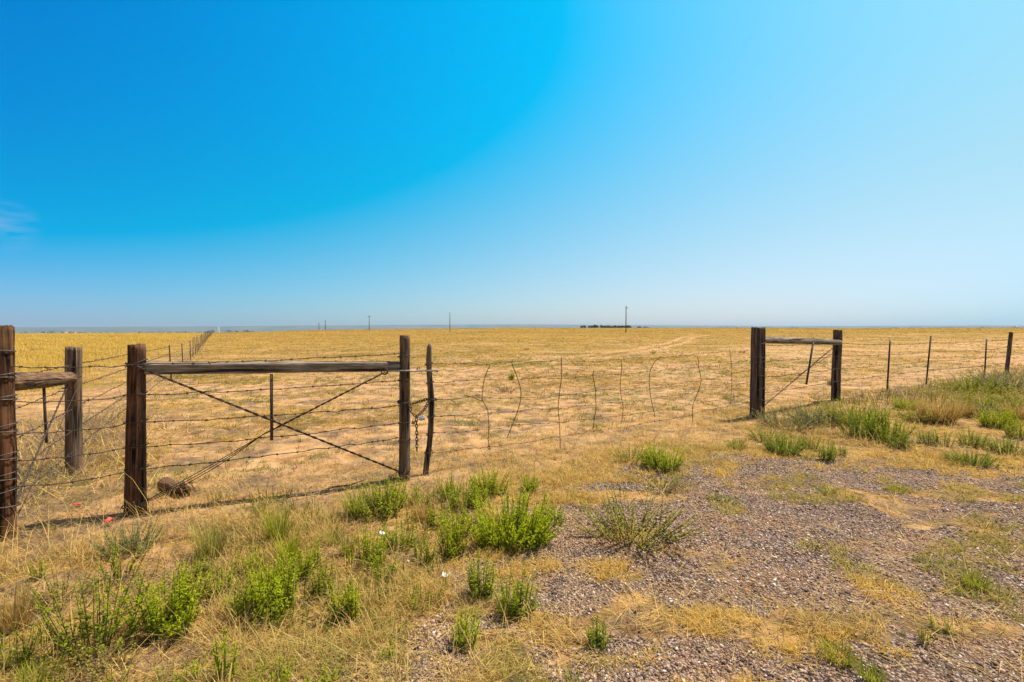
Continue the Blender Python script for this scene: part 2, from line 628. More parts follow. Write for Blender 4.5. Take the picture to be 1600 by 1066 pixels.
def build_ground():
    rr = [0.0, 0.35, 0.6]
    r = 0.8
    while r < 9800:
        rr.append(r)
        r *= 1.0065 if r < 30 else (1.012 if r < 500 else 1.03)
    rr = np.array(rr[1:])
    th = np.concatenate([np.linspace(-58, 58, 620), np.linspace(58, 302, 100)[1:-1]])
    th = np.radians(th)
    nr, na = len(rr), len(th)
    RR, TH = np.meshgrid(rr, th, indexing='ij')
    X, Y = RR * np.sin(TH), RR * np.cos(TH)
    X, Y = X.ravel(), Y.ravel()
    Z = height(X, Y)
    g = gravel_m(X, Y)
    rel = 0.010 * (fbm(X / 0.05, Y / 0.05, 31, 2) - 0.5) * sst(9, 3, np.hypot(X, Y))
    Z = Z + rel
    i = np.arange(nr - 1)[:, None] * na
    j = np.arange(na)[None, :]
    jn = (j + 1) % na
    F = np.stack([i + j, i + jn, i + na + jn, i + na + j], -1).reshape(-1, 4)[:, ::-1]
    # centre cap
    V = np.stack([X, Y, Z], 1)
    V = np.concatenate([V, [[0, 0, float(height(0.0, 0.0))]]])
    c = len(V) - 1
    jj = np.arange(na)
    T = np.stack([np.full(na, c), (jj + 1) % na, jj], 1)
    C = np.stack([g, grass_cover(X, Y), green_cover(X, Y)], 1)
    C = np.concatenate([C, [[1, 0, 0]]])
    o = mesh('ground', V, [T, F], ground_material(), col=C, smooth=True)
    tag(o, kind='structure')
    return o


build_ground()


# far range of low blue hills beyond the plain
def build_hills():
    m, t, b = mat('hills_scrub')
    f = noise(t, ocoord(t), 0.003, 5, 0.6)
    t.links.new(ramp(t, f, [(0.35, (0.06, 0.08, 0.06)), (0.6, (0.14, 0.14, 0.09))]), b.inputs['Base Color'])
    b.inputs['Roughness'].default_value = 1.0
    n = 260
    az = np.radians(np.linspace(-64, 64, n))
    V = []
    px = 800 + 800 * np.tan(np.clip(az, -1.1, 1.1))
    crest = np.interp(px, [-800, 0, 250, 500, 800, 1000, 1250, 1500, 2400], [511.6, 511.6, 510.6, 508.6, 507.0, 508.0, 509.6, 508.6, 507.6])
    for row in range(7):
        q = row / 6.0
        rad = 6800 + 1700 * q
        dcos = rad * np.cos(az)
        top = EYE + (512 - crest) / 800.0 * dcos
        zz = -62 + (top + 62) * math.sin(q * math.pi / 2) + 9 * (fbm(az * 40 + row, az * 11, 7, 3) - 0.5) * q
        V.append(np.stack([rad * np.sin(az), dcos, zz], 1))
    V = np.concatenate(V)
    i = np.arange(6)[:, None] * n
    j = np.arange(n - 1)[None, :]
    F = np.stack([i + j, i + j + 1, i + n + j + 1, i + n + j], -1).reshape(-1, 4)
    tag(mesh('hills', V, F, m, smooth=True), kind='structure')


build_hills()


# ------------------------------------------------------------------ shape builders
def tube(path, rad, n=6, cap=True):
    P = np.asarray(path, float)
    k = len(P)
    rad = np.broadcast_to(np.asarray(rad, float), (k,))
    T = np.gradient(P, axis=0)
    T /= np.linalg.norm(T, axis=1)[:, None] + 1e-12
    up = np.array([0, 0, 1.0]) if abs(T[0][2]) < 0.9 else np.array([1.0, 0, 0])
    V = []
    for i in range(k):
        a = np.cross(T[i], up)
        a /= np.linalg.norm(a) + 1e-12
        b = np.cross(a, T[i])
        up = b
        ang = np.linspace(0, 2 * math.pi, n, endpoint=False)
        V.append(P[i] + rad[i] * (np.cos(ang)[:, None] * a + np.sin(ang)[:, None] * b))
    V = np.concatenate(V)
    i = np.arange(k - 1)[:, None] * n
    j = np.arange(n)[None, :]
    F = np.stack([i + j, i + (j + 1) % n, i + n + (j + 1) % n, i + n + j], -1).reshape(-1, 4)
    out = [F]
    if cap:
        V = np.concatenate([V, P[:1], P[-1:]])
        c0, c1 = len(V) - 2, len(V) - 1
        jj = np.arange(n)
        out.append(np.stack([np.full(n, c0), (jj + 1) % n, jj], 1))
        out.append(np.stack([np.full(n, c1), (k - 1) * n + jj, (k - 1) * n + (jj + 1) % n], 1))
    return V, out


def box(c, s):
    c = np.asarray(c, float)
    s = np.asarray(s, float) / 2
    v = np.array([[x, y, z] for z in (-1, 1) for y in (-1, 1) for x in (-1, 1)], float) * s + c
    f = np.array([[0, 2, 3, 1], [4, 5, 7, 6], [0, 1, 5, 4], [2, 6, 7, 3], [0, 4, 6, 2], [1, 3, 7, 5]])
    return v, [f]


def ring(c, R_, r_, n=20, m=6, axis=(0, 1, 0), sx=1.0, roll=0.0):
    c = np.asarray(c, float)
    ax = Vector(axis).normalized()
    q = ax.to_track_quat('Z', 'Y').to_matrix()
    q = np.array(q @ Matrix.Rotation(roll, 3, 'Z'))
    a = np.linspace(0, 2 * math.pi, n, endpoint=False)
    b = np.linspace(0, 2 * math.pi, m, endpoint=False)
    A, B = np.meshgrid(a, b, indexing='ij')
    x = (R_ * sx + r_ * np.cos(B)) * np.cos(A)
    y = (R_ + r_ * np.cos(B)) * np.sin(A)
    z = r_ * np.sin(B)
    V = np.stack([x.ravel(), y.ravel(), z.ravel()], 1) @ q.T + c
    i = np.arange(n)[:, None]
    j = np.arange(m)[None, :]
    F = np.stack([i * m + j, ((i + 1) % n) * m + j, ((i + 1) % n) * m + (j + 1) % m, i * m + (j + 1) % m], -1).reshape(-1, 4)
    return V, [F]


def timber(length, r0, r1, seed, square=0.0, groove=0.06, wob=0.0, below=0.25, n=40, rot=0.0, chip=0.007):
    """weathered round or squared timber along local +Z from -below to length"""
    k = max(14, int((length + below) / 0.035))
    zs = np.linspace(-below, length, k)
    ang = np.linspace(0, 2 * math.pi, n, endpoint=False)
    V = []
    for z in zs:
        u = (z + below) / (length + below)
        r = r0 + (r1 - r0) * u
        ca, sa = np.cos(ang), np.sin(ang)
        if square > 0:
            p = 2 + 10 * square
            rs = 1 / (np.abs(ca) ** p + np.abs(sa) ** p) ** (1 / p)
            rs = rs * 0.87
        else:
            rs = 1.0
        gv = fbm(ang * 5.2 + seed * 7, np.full(n, z * 1.1 + seed), seed, 3)
        gv0 = fbm(ang[:1] * 5.2 + seed * 7 + 5.2 * 2 * math.pi, np.full(1, z * 1.1 + seed), seed, 3)
        w = sst(5.6, 2 * math.pi, ang)
        gv = gv * (1 - w) + gv[0] * w
        crack = np.zeros(n)
        for q in range(4):
            ca_ = (seed * 1.93 + q * 1.7 + 0.15 * math.sin(z * 3 + q)) % (2 * math.pi)
            dd = np.abs((ang - ca_ + math.pi) % (2 * math.pi) - math.pi)
            crack += np.exp(-(dd / 0.085) ** 2) * (0.5 + 0.5 * math.sin(z * 2.1 + q * 2 + seed))
        rr = r * rs * (1 + groove * 2.2 * (gv - 0.5) - 0.10 * crack) + 0.004 * (vnoise(ang * 9, np.full(n, z * 14), seed + 4) - 0.5)
        cx = wob * (vnoise(np.array([z * 1.7]), np.array([seed * 3.1]), 5)[0] - 0.5)
        cy = wob * (vnoise(np.array([z * 1.7]), np.array([seed * 5.3]), 9)[0] - 0.5)
        zz = np.full(n, z)
        if z == zs[-1]:
            zz = zz + chip * (vnoise(ang * 2.3, np.zeros(n), seed + 2) - 0.5) * 2
            rr = rr * 0.965
        V.append(np.stack([rr * np.cos(ang + rot) + cx, rr * np.sin(ang + rot) + cy, zz], 1))
    V = np.concatenate(V)
    i = np.arange(k - 1)[:, None] * n
    j = np.arange(n)[None, :]
    F = np.stack([i + j, i + (j + 1) % n, i + n + (j + 1) % n, i + n + j], -1).reshape(-1, 4)
    out = [F]
    jj = np.arange(n)
    top = V[(k - 1) * n:(k - 1) * n + n]
    inner = top.mean(0) + (top - top.mean(0)) * 0.5 + np.array([0, 0, -0.004])
    V = np.concatenate([V, inner, [top.mean(0) - np.array([0, 0, 0.008])], [V[:n].mean(0)]])
    i0 = k * n
    out.append(np.stack([(k - 1) * n + jj, (k - 1) * n + (jj + 1) % n, i0 + (jj + 1) % n, i0 + jj], 1))
    out.append(np.stack([np.full(n, i0 + n), i0 + jj, i0 + (jj + 1) % n], 1))
    out.append(np.stack([np.full(n, i0 + n + 1), (jj + 1) % n, jj], 1))
    return V, out


def orient(o, p, q, roll=0.0):
    """local z from p to q"""
    d = Vector(q) - Vector(p)
    o.location = p
    o.rotation_euler = (d.to_track_quat('Z', 'Y').to_matrix() @ Matrix.Rotation(roll, 3, 'Z')).to_euler()


def V3(*a):
    return np.array(a, float)


def barbed(path, rad=0.0034, barb=0.14, seed=0, kink=0.004, step=0.09):
    """two-strand look wire with barbs along a polyline"""
    rg = np.random.default_rng(seed)
    P = np.asarray(path, float)
    seg = np.linalg.norm(np.diff(P, axis=0), axis=1)
    s = np.concatenate([[0], np.cumsum(seg)])
    n = max(3, min(260, int(s[-1] / step)))
    ss = np.linspace(0, s[-1], n)
    Q = np.stack([np.interp(ss, s, P[:, i]) for i in range(3)], 1)
    Q[1:-1] += rg.normal(0, kink, (n - 2, 3))
    parts = [tube(Q, rad, 5)]
    nb = int(s[-1] / barb)
    if nb and nb < 400:
        for q in (np.arange(nb) + 0.5 + rg.uniform(-0.2, 0.2, nb)) * barb:
            c = np.array([np.interp(q, ss, Q[:, i]) for i in range(3)])
            for w in range(2):
                d = rg.normal(0, 1, 3)
                d /= np.linalg.norm(d)
                parts.append(tube([c - d * 0.016, c, c + d * 0.016], [0.0010, 0.0030, 0.0010], 4, False))
            t = (P[-1] - P[0]) / np.linalg.norm(P[-1] - P[0])
            parts.append(tube([c - t * 0.009, c + t * 0.009], rad * 1.7, 5))
    return join(parts)[:2]


def sagged(p, q, sag=0.02, n=6):
    t = np.linspace(0, 1, n)[:, None]
    P = np.asarray(p) * (1 - t) + np.asarray(q) * t
    P[:, 2] -= sag * 4 * (t * (1 - t))[:, 0]
    return P


def wrap_loop(c, r, rad=0.003, tilt=0.0, n=22):
    a = np.linspace(0, 2 * math.pi * 1.05, n)
    P = np.stack([c[0] + r * np.cos(a), c[1] + r * np.sin(a), c[2] + tilt * np.sin(a + 1) + 0.004 * a / 6], 1)
    return tube(P, rad, 5)


# ------------------------------------------------------------------ posts and braces
pA = V3(*A0, 0)
pB = V3(*B0, 0)
pC = ground_at(211, 803)
pD = ground_at(632, 750)
pE = ground_at(664, 742)
pF = ground_at(1183, 653)
pG = ground_at(1306, 626)
pA[:] = ground_at(4, 842)
pB[:] = ground_at(115, 740)


def up(p, h, dx=0.0, dy=0.0):
    return V3(p[0] + dx, p[1] + dy, p[2] + h)


def post(name, parent, base, h, r0, r1, seed, m, lean=(0, 0), **kw):
    V, F = timber(h, r0, r1, seed, **kw)
    o = mesh(name, V, F, m, parent, smooth=True)
    p = base - np.array(parent.location)
    orient(o, p, (p[0] + lean[0], p[1] + lean[1], p[2] + h))
    return o


def rail(name, parent, p, q, r0, r1, seed, m, roll=0.0, **kw):
    ln = float(np.linalg.norm(np.asarray(q) - np.asarray(p)))
    V, F = timber(ln, r0, r1, seed, below=0.0, **kw)
    o = mesh(name, V, F, m, parent, smooth=True)
    o0 = np.array(parent.location)
    orient(o, np.asarray(p) - o0, np.asarray(q) - o0, roll)
    return o


def wire_part(name, parent, parts, m):
    V, F, _ = join(parts)
    return mesh(name, V - np.array(parent.location), F, m, parent)


def wraps(parent, loops, m, name='wire_wrap'):
    for lp in loops:
        wire_part(name, parent, [lp], m)


def twisted(p, q, r=0.006, tw=10, sep_=0.006, sag=0.0):
    n = 60
    t = np.linspace(0, 1, n)
    P = sagged(p, q, sag, n)
    d = (np.asarray(q) - np.asarray(p)) / np.linalg.norm(np.asarray(q) - np.asarray(p))
    a = np.cross(d, [0, 0, 1.0])
    a /= np.linalg.norm(a)
    b = np.cross(a, d)
    out = []
    for ph in (0, math.pi):
        ang = t * tw * 2 * math.pi + ph
        e = np.minimum(1, np.minimum(t, 1 - t) * 12)[:, None]
        out.append(tube(P + sep_ * e * (np.cos(ang)[:, None] * a + np.sin(ang)[:, None] * b), r * 0.55, 5))
    return out


# -- corner brace at the left
b1 = empty('fence_brace', pA)
tag(b1, 'dark wooden corner brace with a round log rail cut off by the left edge', 'fence brace', 'wooden fence braces')
post('post', b1, pA, 1.50, 0.074, 0.072, 3, M_RED, lean=(0.02, 0), groove=0.10, wob=0.012)['label'] = 'dark reddish brown corner post wound with wire'
post('post', b1, pB, 1.31, 0.072, 0.070, 7, M_GREY, lean=(0.03, 0.0), groove=0.05, square=0.12)['label'] = 'grey notched post with a flat top'
dAB = (pB - pA) / np.linalg.norm(pB - pA)
rail('rail', b1, up(pA, 1.10) + dAB * 0.06 + V3(0.02, 0, 0), up(pB, 1.0, 0.045, -0.06) + dAB * 0.03, 0.072, 0.062, 11, M_LOG, groove=0.07, wob=0.03)
wire_part('brace_wire', b1, twisted(up(pB, 1.0, 0.06, -0.08), up(pA, 0.22, 0.03, 0.06), 0.0085, 12, 0.005) + [tube(sagged(up(pB, 0.97, 0.07, 0.03), up(pA, 0.14, 0.06, 0.05), 0.01), 0.0028, 5)], M_WIRE)
wraps(b1, [wrap_loop(up(pB, 0.98), 0.085, 0.005, 0.03), wrap_loop(up(pB, 0.88), 0.077, 0.004, -0.01)], M_WIRE)
stp = on_plane(73, 606, pA, pB)
stq = on_plane(77, 690, pA, pB)
wire_part('twist_rod', b1, [tube([stp + V3(0.02, -0.05, 0.02), stq + V3(0.02, -0.05, 0)], 0.011, 8)], M_WIRE)
loops = []
for i, hh in enumerate((1.33, 1.155, 1.145, 1.0, 0.99, 0.80, 0.765, 0.60, 0.575, 0.46, 0.43, 0.34, 0.24)):
    loops.append(wrap_loop(up(pA, hh, 0.015), 0.082, 0.0042, 0.012 if i % 2 else -0.010))
wraps(b1, loops, M_GALV)

# -- brace beside the gate
b2 = empty('fence_brace', pC)
tag(b2, 'wooden fence brace with squared grey rail and crossed wires left of the gate', 'fence brace', 'wooden fence braces')
post('post', b2, pC, 1.36, 0.078, 0.059, 5, M_RED2, lean=(0.04, 0), groove=0.07)['label'] = 'stout reddish brown post with a weathered flat top'
post('post', b2, pD, 1.42, 0.056, 0.050, 9, M_GREY, lean=(0.012, 0), groove=0.06)['label'] = 'slim grey and brown post beside the chain'
dCD = (pD - pC) / np.linalg.norm(pD - pC)
rail('rail', b2, up(pC, 1.165, 0.03) + dCD * 0.06, up(pD, 1.125) - dCD * 0.045, 0.052, 0.048, 13, M_RAIL, square=0.9, groove=0.035, roll=0.2, wob=0.01)
nCD = V3(dCD[1], -dCD[0], 0)
wire_part('brace_wire', b2, twisted(up(pC, 1.19, 0.05) + nCD * 0.07, up(pD, 0.07) + nCD * 0.05, 0.0105, 16, 0.006), M_WIRE)
wraps(b2, [wrap_loop(up(pC, 1.21, 0.035), 0.072, 0.005, 0.03), wrap_loop(up(pC, 1.19, 0.035), 0.073, 0.004, -0.02)], M_WIRE)
cr = on_plane(410, 678, pC, pD)
wire_part('brace_wire', b2, twisted(on_plane(598, 582, pC, pD) + nCD * 0.06, cr + nCD * 0.05, 0.009, 10, 0.005)
          + [tube(sagged(cr + nCD * 0.05, up(pC, 0.10, 0.05) + nCD * (0.075 + 0.015 * i), 0.01 + 0.02 * i, 12), 0.0035, 5) for i in range(3)], M_WIRE)
wraps(b2, [wrap_loop(up(pC, 0.085), 0.086, 0.005, 0.02), wrap_loop(up(pD, 0.09), 0.062, 0.005, 0.02)], M_WIRE)
wire_part('twist_rod', b2, [tube([on_plane(424, 584, pC, pD) + nCD * 0.04, on_plane(424.5, 686, pC, pD) + nCD * 0.06], 0.0135, 8)], M_WIRE)

# -- brace on the far side of the gate
b3 = empty('fence_brace', pF)
tag(b3, 'dark wooden fence brace with a thin round rail right of the gate', 'fence brace', 'wooden fence braces')
post('post', b3, pF, 1.50, 0.104, 0.098, 15, M_TIE, lean=(0.0, 0), square=0.6, groove=0.05, rot=0.35)['label'] = 'thick squared dark brown post'
post('post', b3, pG, 1.46, 0.086, 0.082, 17, M_TIE, lean=(0.02, 0), groove=0.09, wob=0.02)['label'] = 'rough dark post with a notched top'
dFG = (pG - pF) / np.linalg.norm(pG - pF)
rail('rail', b3, up(pF, 1.285) + dFG * 0.10, up(pG, 1.20, -0.02, -0.09) + dFG * 0.02, 0.058, 0.056, 19, M_RAIL, groove=0.05, wob=0.03)
wire_part('brace_wire', b3, twisted(up(pG, 1.10, -0.1, -0.04), up(pF, 0.18, 0.12, 0.05), 0.010, 8, 0.008), M_WIRE)
wraps(b3, [wrap_loop(up(pG, 1.08), 0.092, 0.006, 0.03)], M_WIRE)
wire_part('brace_wire', b3, [tube(sagged(up(pG, 1.0, -0.09, -0.07), up(pF, 0.62, 1.1, 0.8), 0.0), 0.005, 5)], M_WIRE)
wire_part('twist_rod', b3, [tube([on_plane(1267, 528, pF, pG) + V3(0, -0.1, 0), on_plane(1255, 600, pF, pG) + V3(0, -0.1, 0)], 0.018, 7)], M_TPG)
wraps(b3, [wrap_loop(up(pF, hh), 0.113, 0.004, 0.02 * (-1) ** i) for i, hh in enumerate((1.24, 1.0, 0.94, 0.7, 0.5, 0.3))], M_GALV)

# ------------------------------------------------------------------ barbed wire
HS = (1.20, 0.965, 0.745, 0.55, 0.37)
rw = empty('barbed_wire_fence', up(pC, 0.0))
tag(rw, 'five strand barbed wire fence stapled between the left corner post and the gate post', 'wire fence', 'barbed wire fences')
off = nCD * 0.0
far_left = pA + V3(-3.2, -2.6, 0)
for i, h in enumerate(HS):
    P = [up(far_left, h), up(pA, h * 1.02 + 0.0) + V3(0, -0.075, 0), up(pC, h, 0.02) + nCD * 0.075]
    P2 = sagged(P[1], P[2], 0.015 + 0.008 * (i % 3), 5)
    P3 = sagged(up(pC, h, 0.02) + nCD * 0.075, up(pD, h + (0.05, 0.03, 0.0, 0.03, 0.06)[i]) + nCD * 0.052, 0.012 + 0.01 * (i % 2), 5)
    path = np.concatenate([[P[0]], P2, P3[1:]])
    V, F = barbed(path, seed=100 + i, barb=0.13)
    mesh('wire_strand', V - np.array(rw.location), F, M_WIRE, rw)
loops = []
for hh in HS:
    loops.append(wrap_loop(up(pD, hh + 0.02), 0.06, 0.004, 0.01))
    loops.append(wrap_loop(up(pC, hh, 0.02), 0.081, 0.003, 0.008))
wraps(rw, loops, M_WIRE)

# the fence that runs away to the horizon
PERP = []


def perp(t, h=0.0):
    x, y = pA[0] + PDIR[0] * t, pA[1] + PDIR[1] * t
    return V3(x, y, gz(x, y) + h)


tpos = [15.0, 21.6, 28.6, 32.4, 36.0, 39.5, 43, 46.6, 50.2, 53.8, 57.4, 61, 65, 69, 73, 77, 81, 85.5, 90, 95, 100, 106, 112, 118, 125, 132, 140, 148, 157, 166, 176, 186, 197, 208, 220, 233, 247, 262, 278, 295]
pw = empty('barbed_wire_fence', pB)
tag(pw, 'barbed wire fence running from grey brace post away to the horizon', 'wire fence', 'barbed wire fences')
for i, h in enumerate((1.13, 0.90, 0.68, 0.46, 0.25)):
    path = [up(pA, h, 0.02, 0.07), up(pB, h, 0.05, -0.06)] + [perp(t, h * 0.97) for t in tpos]
    V, F = barbed(path[:3], seed=140 + i, barb=0.14)
    V2, F2 = tube(path[2:], 0.004, 4)
    V, F, _ = join([(V, F), (V2, F2)])
    mesh('wire_strand', V - np.array(pw.location), F, M_WIRE, pw)


def tpost_mesh(h, tip):
    """studded T-section steel post"""
    w, th = 0.036, 0.006
    parts = [box((0, 0, h / 2 - 0.2), (w, th, h + 0.4)), box((0, 0.0175, h / 2 - 0.2), (th, 0.029, h + 0.4))]
    for k in range(int(h / 0.055)):
        parts.append(box((0, -0.0055, 0.06 + k * 0.055), (0.012, 0.005, 0.018)))
    return join(parts)


def t_post(p, h, lean=(0, 0), tip=False, m=M_TPOST, label='', group=None, yaw=0.8):
    root = empty('steel_post', p)
    tag(root, label, 'fence post', group)
    V, F, _ = tpost_mesh(h, tip)
    o = mesh('shaft', V, F, m, root)
    q = Vector((lean[0], lean[1], h)).to_track_quat('Z', 'Y').to_matrix() @ Matrix.Rotation(yaw, 3, 'Z')
    o.rotation_euler = q.to_euler()
    if tip:
        V, F, _ = join([box((0, -0.001, h - 0.055), (0.040, 0.012, 0.118)), box((0, 0.020, h - 0.055), (0.010, 0.032, 0.118))])
        c = mesh('painted_tip', V, F, M_TIP, root)
        c.rotation_euler = q.to_euler()
    return root


GP = 'steel posts along the right roadside fence'
T1, T2, T3, T4 = ground_at(1386, 611), ground_at(1447, 601), ground_at(1538, 592), ground_at(1572, 585)
t_post(T1, 1.22, (0.05, 0), True, M_TPOST, 'dark steel fence post with pale tip, nearest to the right wooden brace', GP)
t_post(T2, 1.29, (0.10, 0), False, M_TPOST, 'all dark steel fence post leaning right, behind the golden dry weed bush', GP)
t_post(T3, 1.18, (0.04, 0), True, M_TPOST, 'dark steel fence post with pale tip, beside the leaning wooden post', GP)
tw_ = empty('wooden_post', T4)
tag(tw_, 'weathered dark wooden fence post leaning right near the right edge', 'fence post')
post('shaft', tw_, T4, 1.36, 0.056, 0.052, 23, M_TIE, lean=(0.14, 0), groove=0.08, wob=0.03)

fw = empty('barbed_wire_fence', pG)
tag(fw, 'four strand barbed wire fence running right from the dark brace through weeds', 'wire fence', 'barbed wire fences')
far_r = T4 + (T4 - T1) * 1.6
for i, h in enumerate((1.19, 0.93, 0.67, 0.42)):
    path = [up(pF, h + 0.02) + V3(0.05, -0.16, 0), up(pG, h, 0, -0.1), up(T1, h * 0.93, 0, -0.03), up(T2, h * 0.93, 0.03, -0.03), up(T3, h * 0.93, 0, -0.03), up(T4, h * 0.95, 0.05, -0.08), up(far_r, h)]
    full = [path[0]]
    for a, b in zip(path[:-1], path[1:]):
        full += list(sagged(a, b, 0.012, 5)[1:])
    V, F = barbed(full, rad=0.0045, seed=180 + i, barb=0.3, step=0.14)
    mesh('wire_strand', V - np.array(fw.location), F, M_WIRE, fw)

GP2 = 'steel posts of the fence running to the horizon'
near_lab = ['nearest steel post of the fence running to the horizon, seen above the squared grey rail',
            'second nearest steel post of the fence running to the horizon',
            'third nearest steel post of the fence running to the horizon']
rp = random.Random(4)
for i, t in enumerate(tpos):
    h = 1.16 + rp.uniform(-0.04, 0.1)
    lab = near_lab[i] if i < 3 else 'small distant steel post in the row dwindling towards the horizon'
    t_post(perp(t), h, (rp.uniform(-0.06, 0.06), 0), False, M_TPG, lab, GP2, 0.2)

# ------------------------------------------------------------------ the wire gate
gate = empty('wire_gate', pE)
tag(gate, 'wire gate of slack barbed strands and bent stays on a crooked stick', 'gate')
E0 = np.array(gate.location)
# crooked stick
sp = [(668, 748), (665, 738), (668, 715), (671, 695), (673, 670), (674, 640), (674, 622), (672, 600), (670.5, 580), (670, 560), (670.5, 545), (671.5, 537)]
SP = np.array([on_plane(x, y, pE, pF) for x, y in sp])
SP[:, 0] += 0
ss = np.linspace(0, len(SP) - 1, 46)
SQ = np.stack([np.interp(ss, np.arange(len(SP)), SP[:, i]) for i in range(3)], 1)
rad = np.interp(ss, [0, 2, 5, 6, 7, 9, 10.4, 11], [0.031, 0.029, 0.028, 0.034, 0.028, 0.026, 0.023, 0.009])
rad = rad * (1 + 0.12 * (vnoise(ss * 2.1, ss * 0, 3) - 0.5))
V, F = tube(SQ, rad, 14)
mesh('gate_stick', V - E0, F, M_STICK, gate, smooth=True)
hE = (1.13, 0.945, 0.76, 0.60, 0.42, 0.22)
hF = (1.13, 0.96, 0.80, 0.62, 0.46, 0.30)
dEF = (pF - pE) / np.linalg.norm(pF - pE)
gl = float(np.linalg.norm(pF - pE))
rg = np.random.default_rng(33)
for i in range(6):
    n = 11
    t = np.linspace(0, 1, n)
    P = np.array([pE + (pF - pE) * q for q in t])
    P[:, 2] = [gz(p[0], p[1]) for p in P]
    sag = (0.05, 0.07, 0.10, 0.09, 0.10, 0.07)[i]
    P[:, 2] = pE[2] * (1 - t) + pF[2] * t + hE[i] * (1 - t) + hF[i] * t - sag * 4 * t * (1 - t) + rg.normal(0, 0.012, n) * (t > 0.02) * (t < 0.98)
    P[1:-1, :2] += rg.normal(0, 0.02, (n - 2, 2))
    P[-1] -= dEF * 0.13
    V, F = barbed(P, rad=0.0022, seed=210 + i, barb=0.14, kink=0.006)
    mesh('wire_strand', V - E0, F, M_WIRE, gate)
STAYS = [[(217, 297), (185, 372), (178, 430), (172, 478), (195, 515), (207, 545), (210, 640), (207, 690), (212, 740)],
         [(328, 288), (350, 345), (372, 410), (378, 450), (375, 490), (350, 570), (305, 680)],
         [(587, 262), (588, 370), (578, 440), (570, 520), (578, 620), (582, 735)],
         [(758, 330), (750, 350), (765, 430), (768, 530), (758, 580), (752, 635)],
         [(898, 272), (902, 330), (892, 400), (897, 460), (910, 520), (905, 570), (898, 607)],
         [(1106, 260), (1075, 280), (1050, 325), (1043, 390), (1052, 470), (1075, 572)],
         [(1296, 258), (1303, 285), (1298, 300), (1318, 380), (1300, 440), (1270, 510), (1268, 560), (1271, 602)],
         [(1463, 215), (1470, 270), (1475, 330), (1473, 420), (1468, 508)]]
for k, s in enumerate(STAYS):
    P = np.array([on_plane(700 + x * 0.3, 480 + y * 0.3, pE, pF) for x, y in s])
    P[:, :2] += np.array([dEF[1], -dEF[0]]) * 0.012
    ss = np.linspace(0, len(P) - 1, 40)
    Q = np.stack([np.interp(ss, np.arange(len(P)), P[:, i]) for i in range(3)], 1)
    for _ in range(3):
        Q[1:-1] = (Q[:-2] + 2 * Q[1:-1] + Q[2:]) / 4
    parts = [tube(Q, 0.0046 if k in (1, 3, 5, 6) else 0.0036, 5)]
    if k in (0, 2, 4):
        parts = twist_parts = []
        a = np.linspace(0, 40, 40)
        for ph in (0, math.pi):
            W = Q.copy()
            W[:, 0] += 0.005 * np.cos(a + ph)
            W[:, 1] += 0.005 * np.sin(a + ph)
            parts.append(tube(W, 0.0026, 4))
        if k == 0:
            parts.append(ring(Q[-1] + V3(0, 0, 0.02), 0.02, 0.003, 14, 5, (0.3, 1, 0), roll=0.4))
            br = on_plane(700 + 130 * 0.3, 480 + 470 * 0.3, pE, pF)
            parts.append(tube([Q[16], (Q[16] + br) / 2 + V3(0, 0, -0.005), br, br + V3(-0.09, -0.04, 0.03)], 0.0035, 4))
    V, F, _ = join(parts)
    mesh('wire_stay', V - E0, F, M_WIRE, gate)
loops = []
for i, h in enumerate(hE):
    q = SQ[np.argmin(np.abs(SQ[:, 2] - (pE[2] + h)))]
    loops.append(wrap_loop(q, 0.040, 0.0042, 0.012))
    if i in (2, 3):
        loops.append(tube([q + V3(0.03, -0.02, 0), q + dEF * 0.2 + V3(0, 0, -0.01), q + dEF * 0.27 + V3(0, 0, -0.02 - 0.03 * (i == 2)), q + dEF * 0.275 + V3(0, 0, -0.07)], 0.0035, 4))
wraps(gate, loops, M_WIRE)

# -- latch bar with ring handle
lat0 = on_plane(598, 578.5, pC, pD) + nCD * 0.085
lat1 = on_plane(681, 578.5, pE, pF) + V3(0.03, -0.075, 0)
lb = empty('latch_bar', lat0)
tag(lb, 'thin steel latch bar with an end ring across gate post and stick', 'latch')
wire_part('bar', lb, [tube([lat0 + V3(0.02, 0, 0), lat1], 0.0085, 8), tube([lat1 - V3(0.012, 0, 0), lat1 + V3(0.004, 0, 0)], 0.013, 8)], M_STEEL)
wraps(lb, [ring(lat0 + V3(0, 0, -0.004), 0.032, 0.0055, 22, 7, (0.25, 1, 0.1)), ring(lat0 + V3(0.012, -0.01, 0.004), 0.026, 0.0045, 22, 7, (0.7, 0.7, 0.2))], M_WIRE, 'ring')
hk = lat0 + (lat1 - lat0) * 0.62
wire_part('staple', lb, [tube([hk + V3(-0.012, 0.004, 0.0), hk + V3(-0.008, 0, 0.03), hk + V3(0.002, 0, 0.04), hk + V3(0.012, 0, 0.03), hk + V3(0.012, 0, 0.018)], 0.004, 5)], M_WIRE)

# -- chain round post and stick, with its loose tail
ch0 = empty('gate_chain', up(pD, 0.75))
tag(ch0, 'rusty link chain looped round gate post and stick with tail hanging', 'chain')


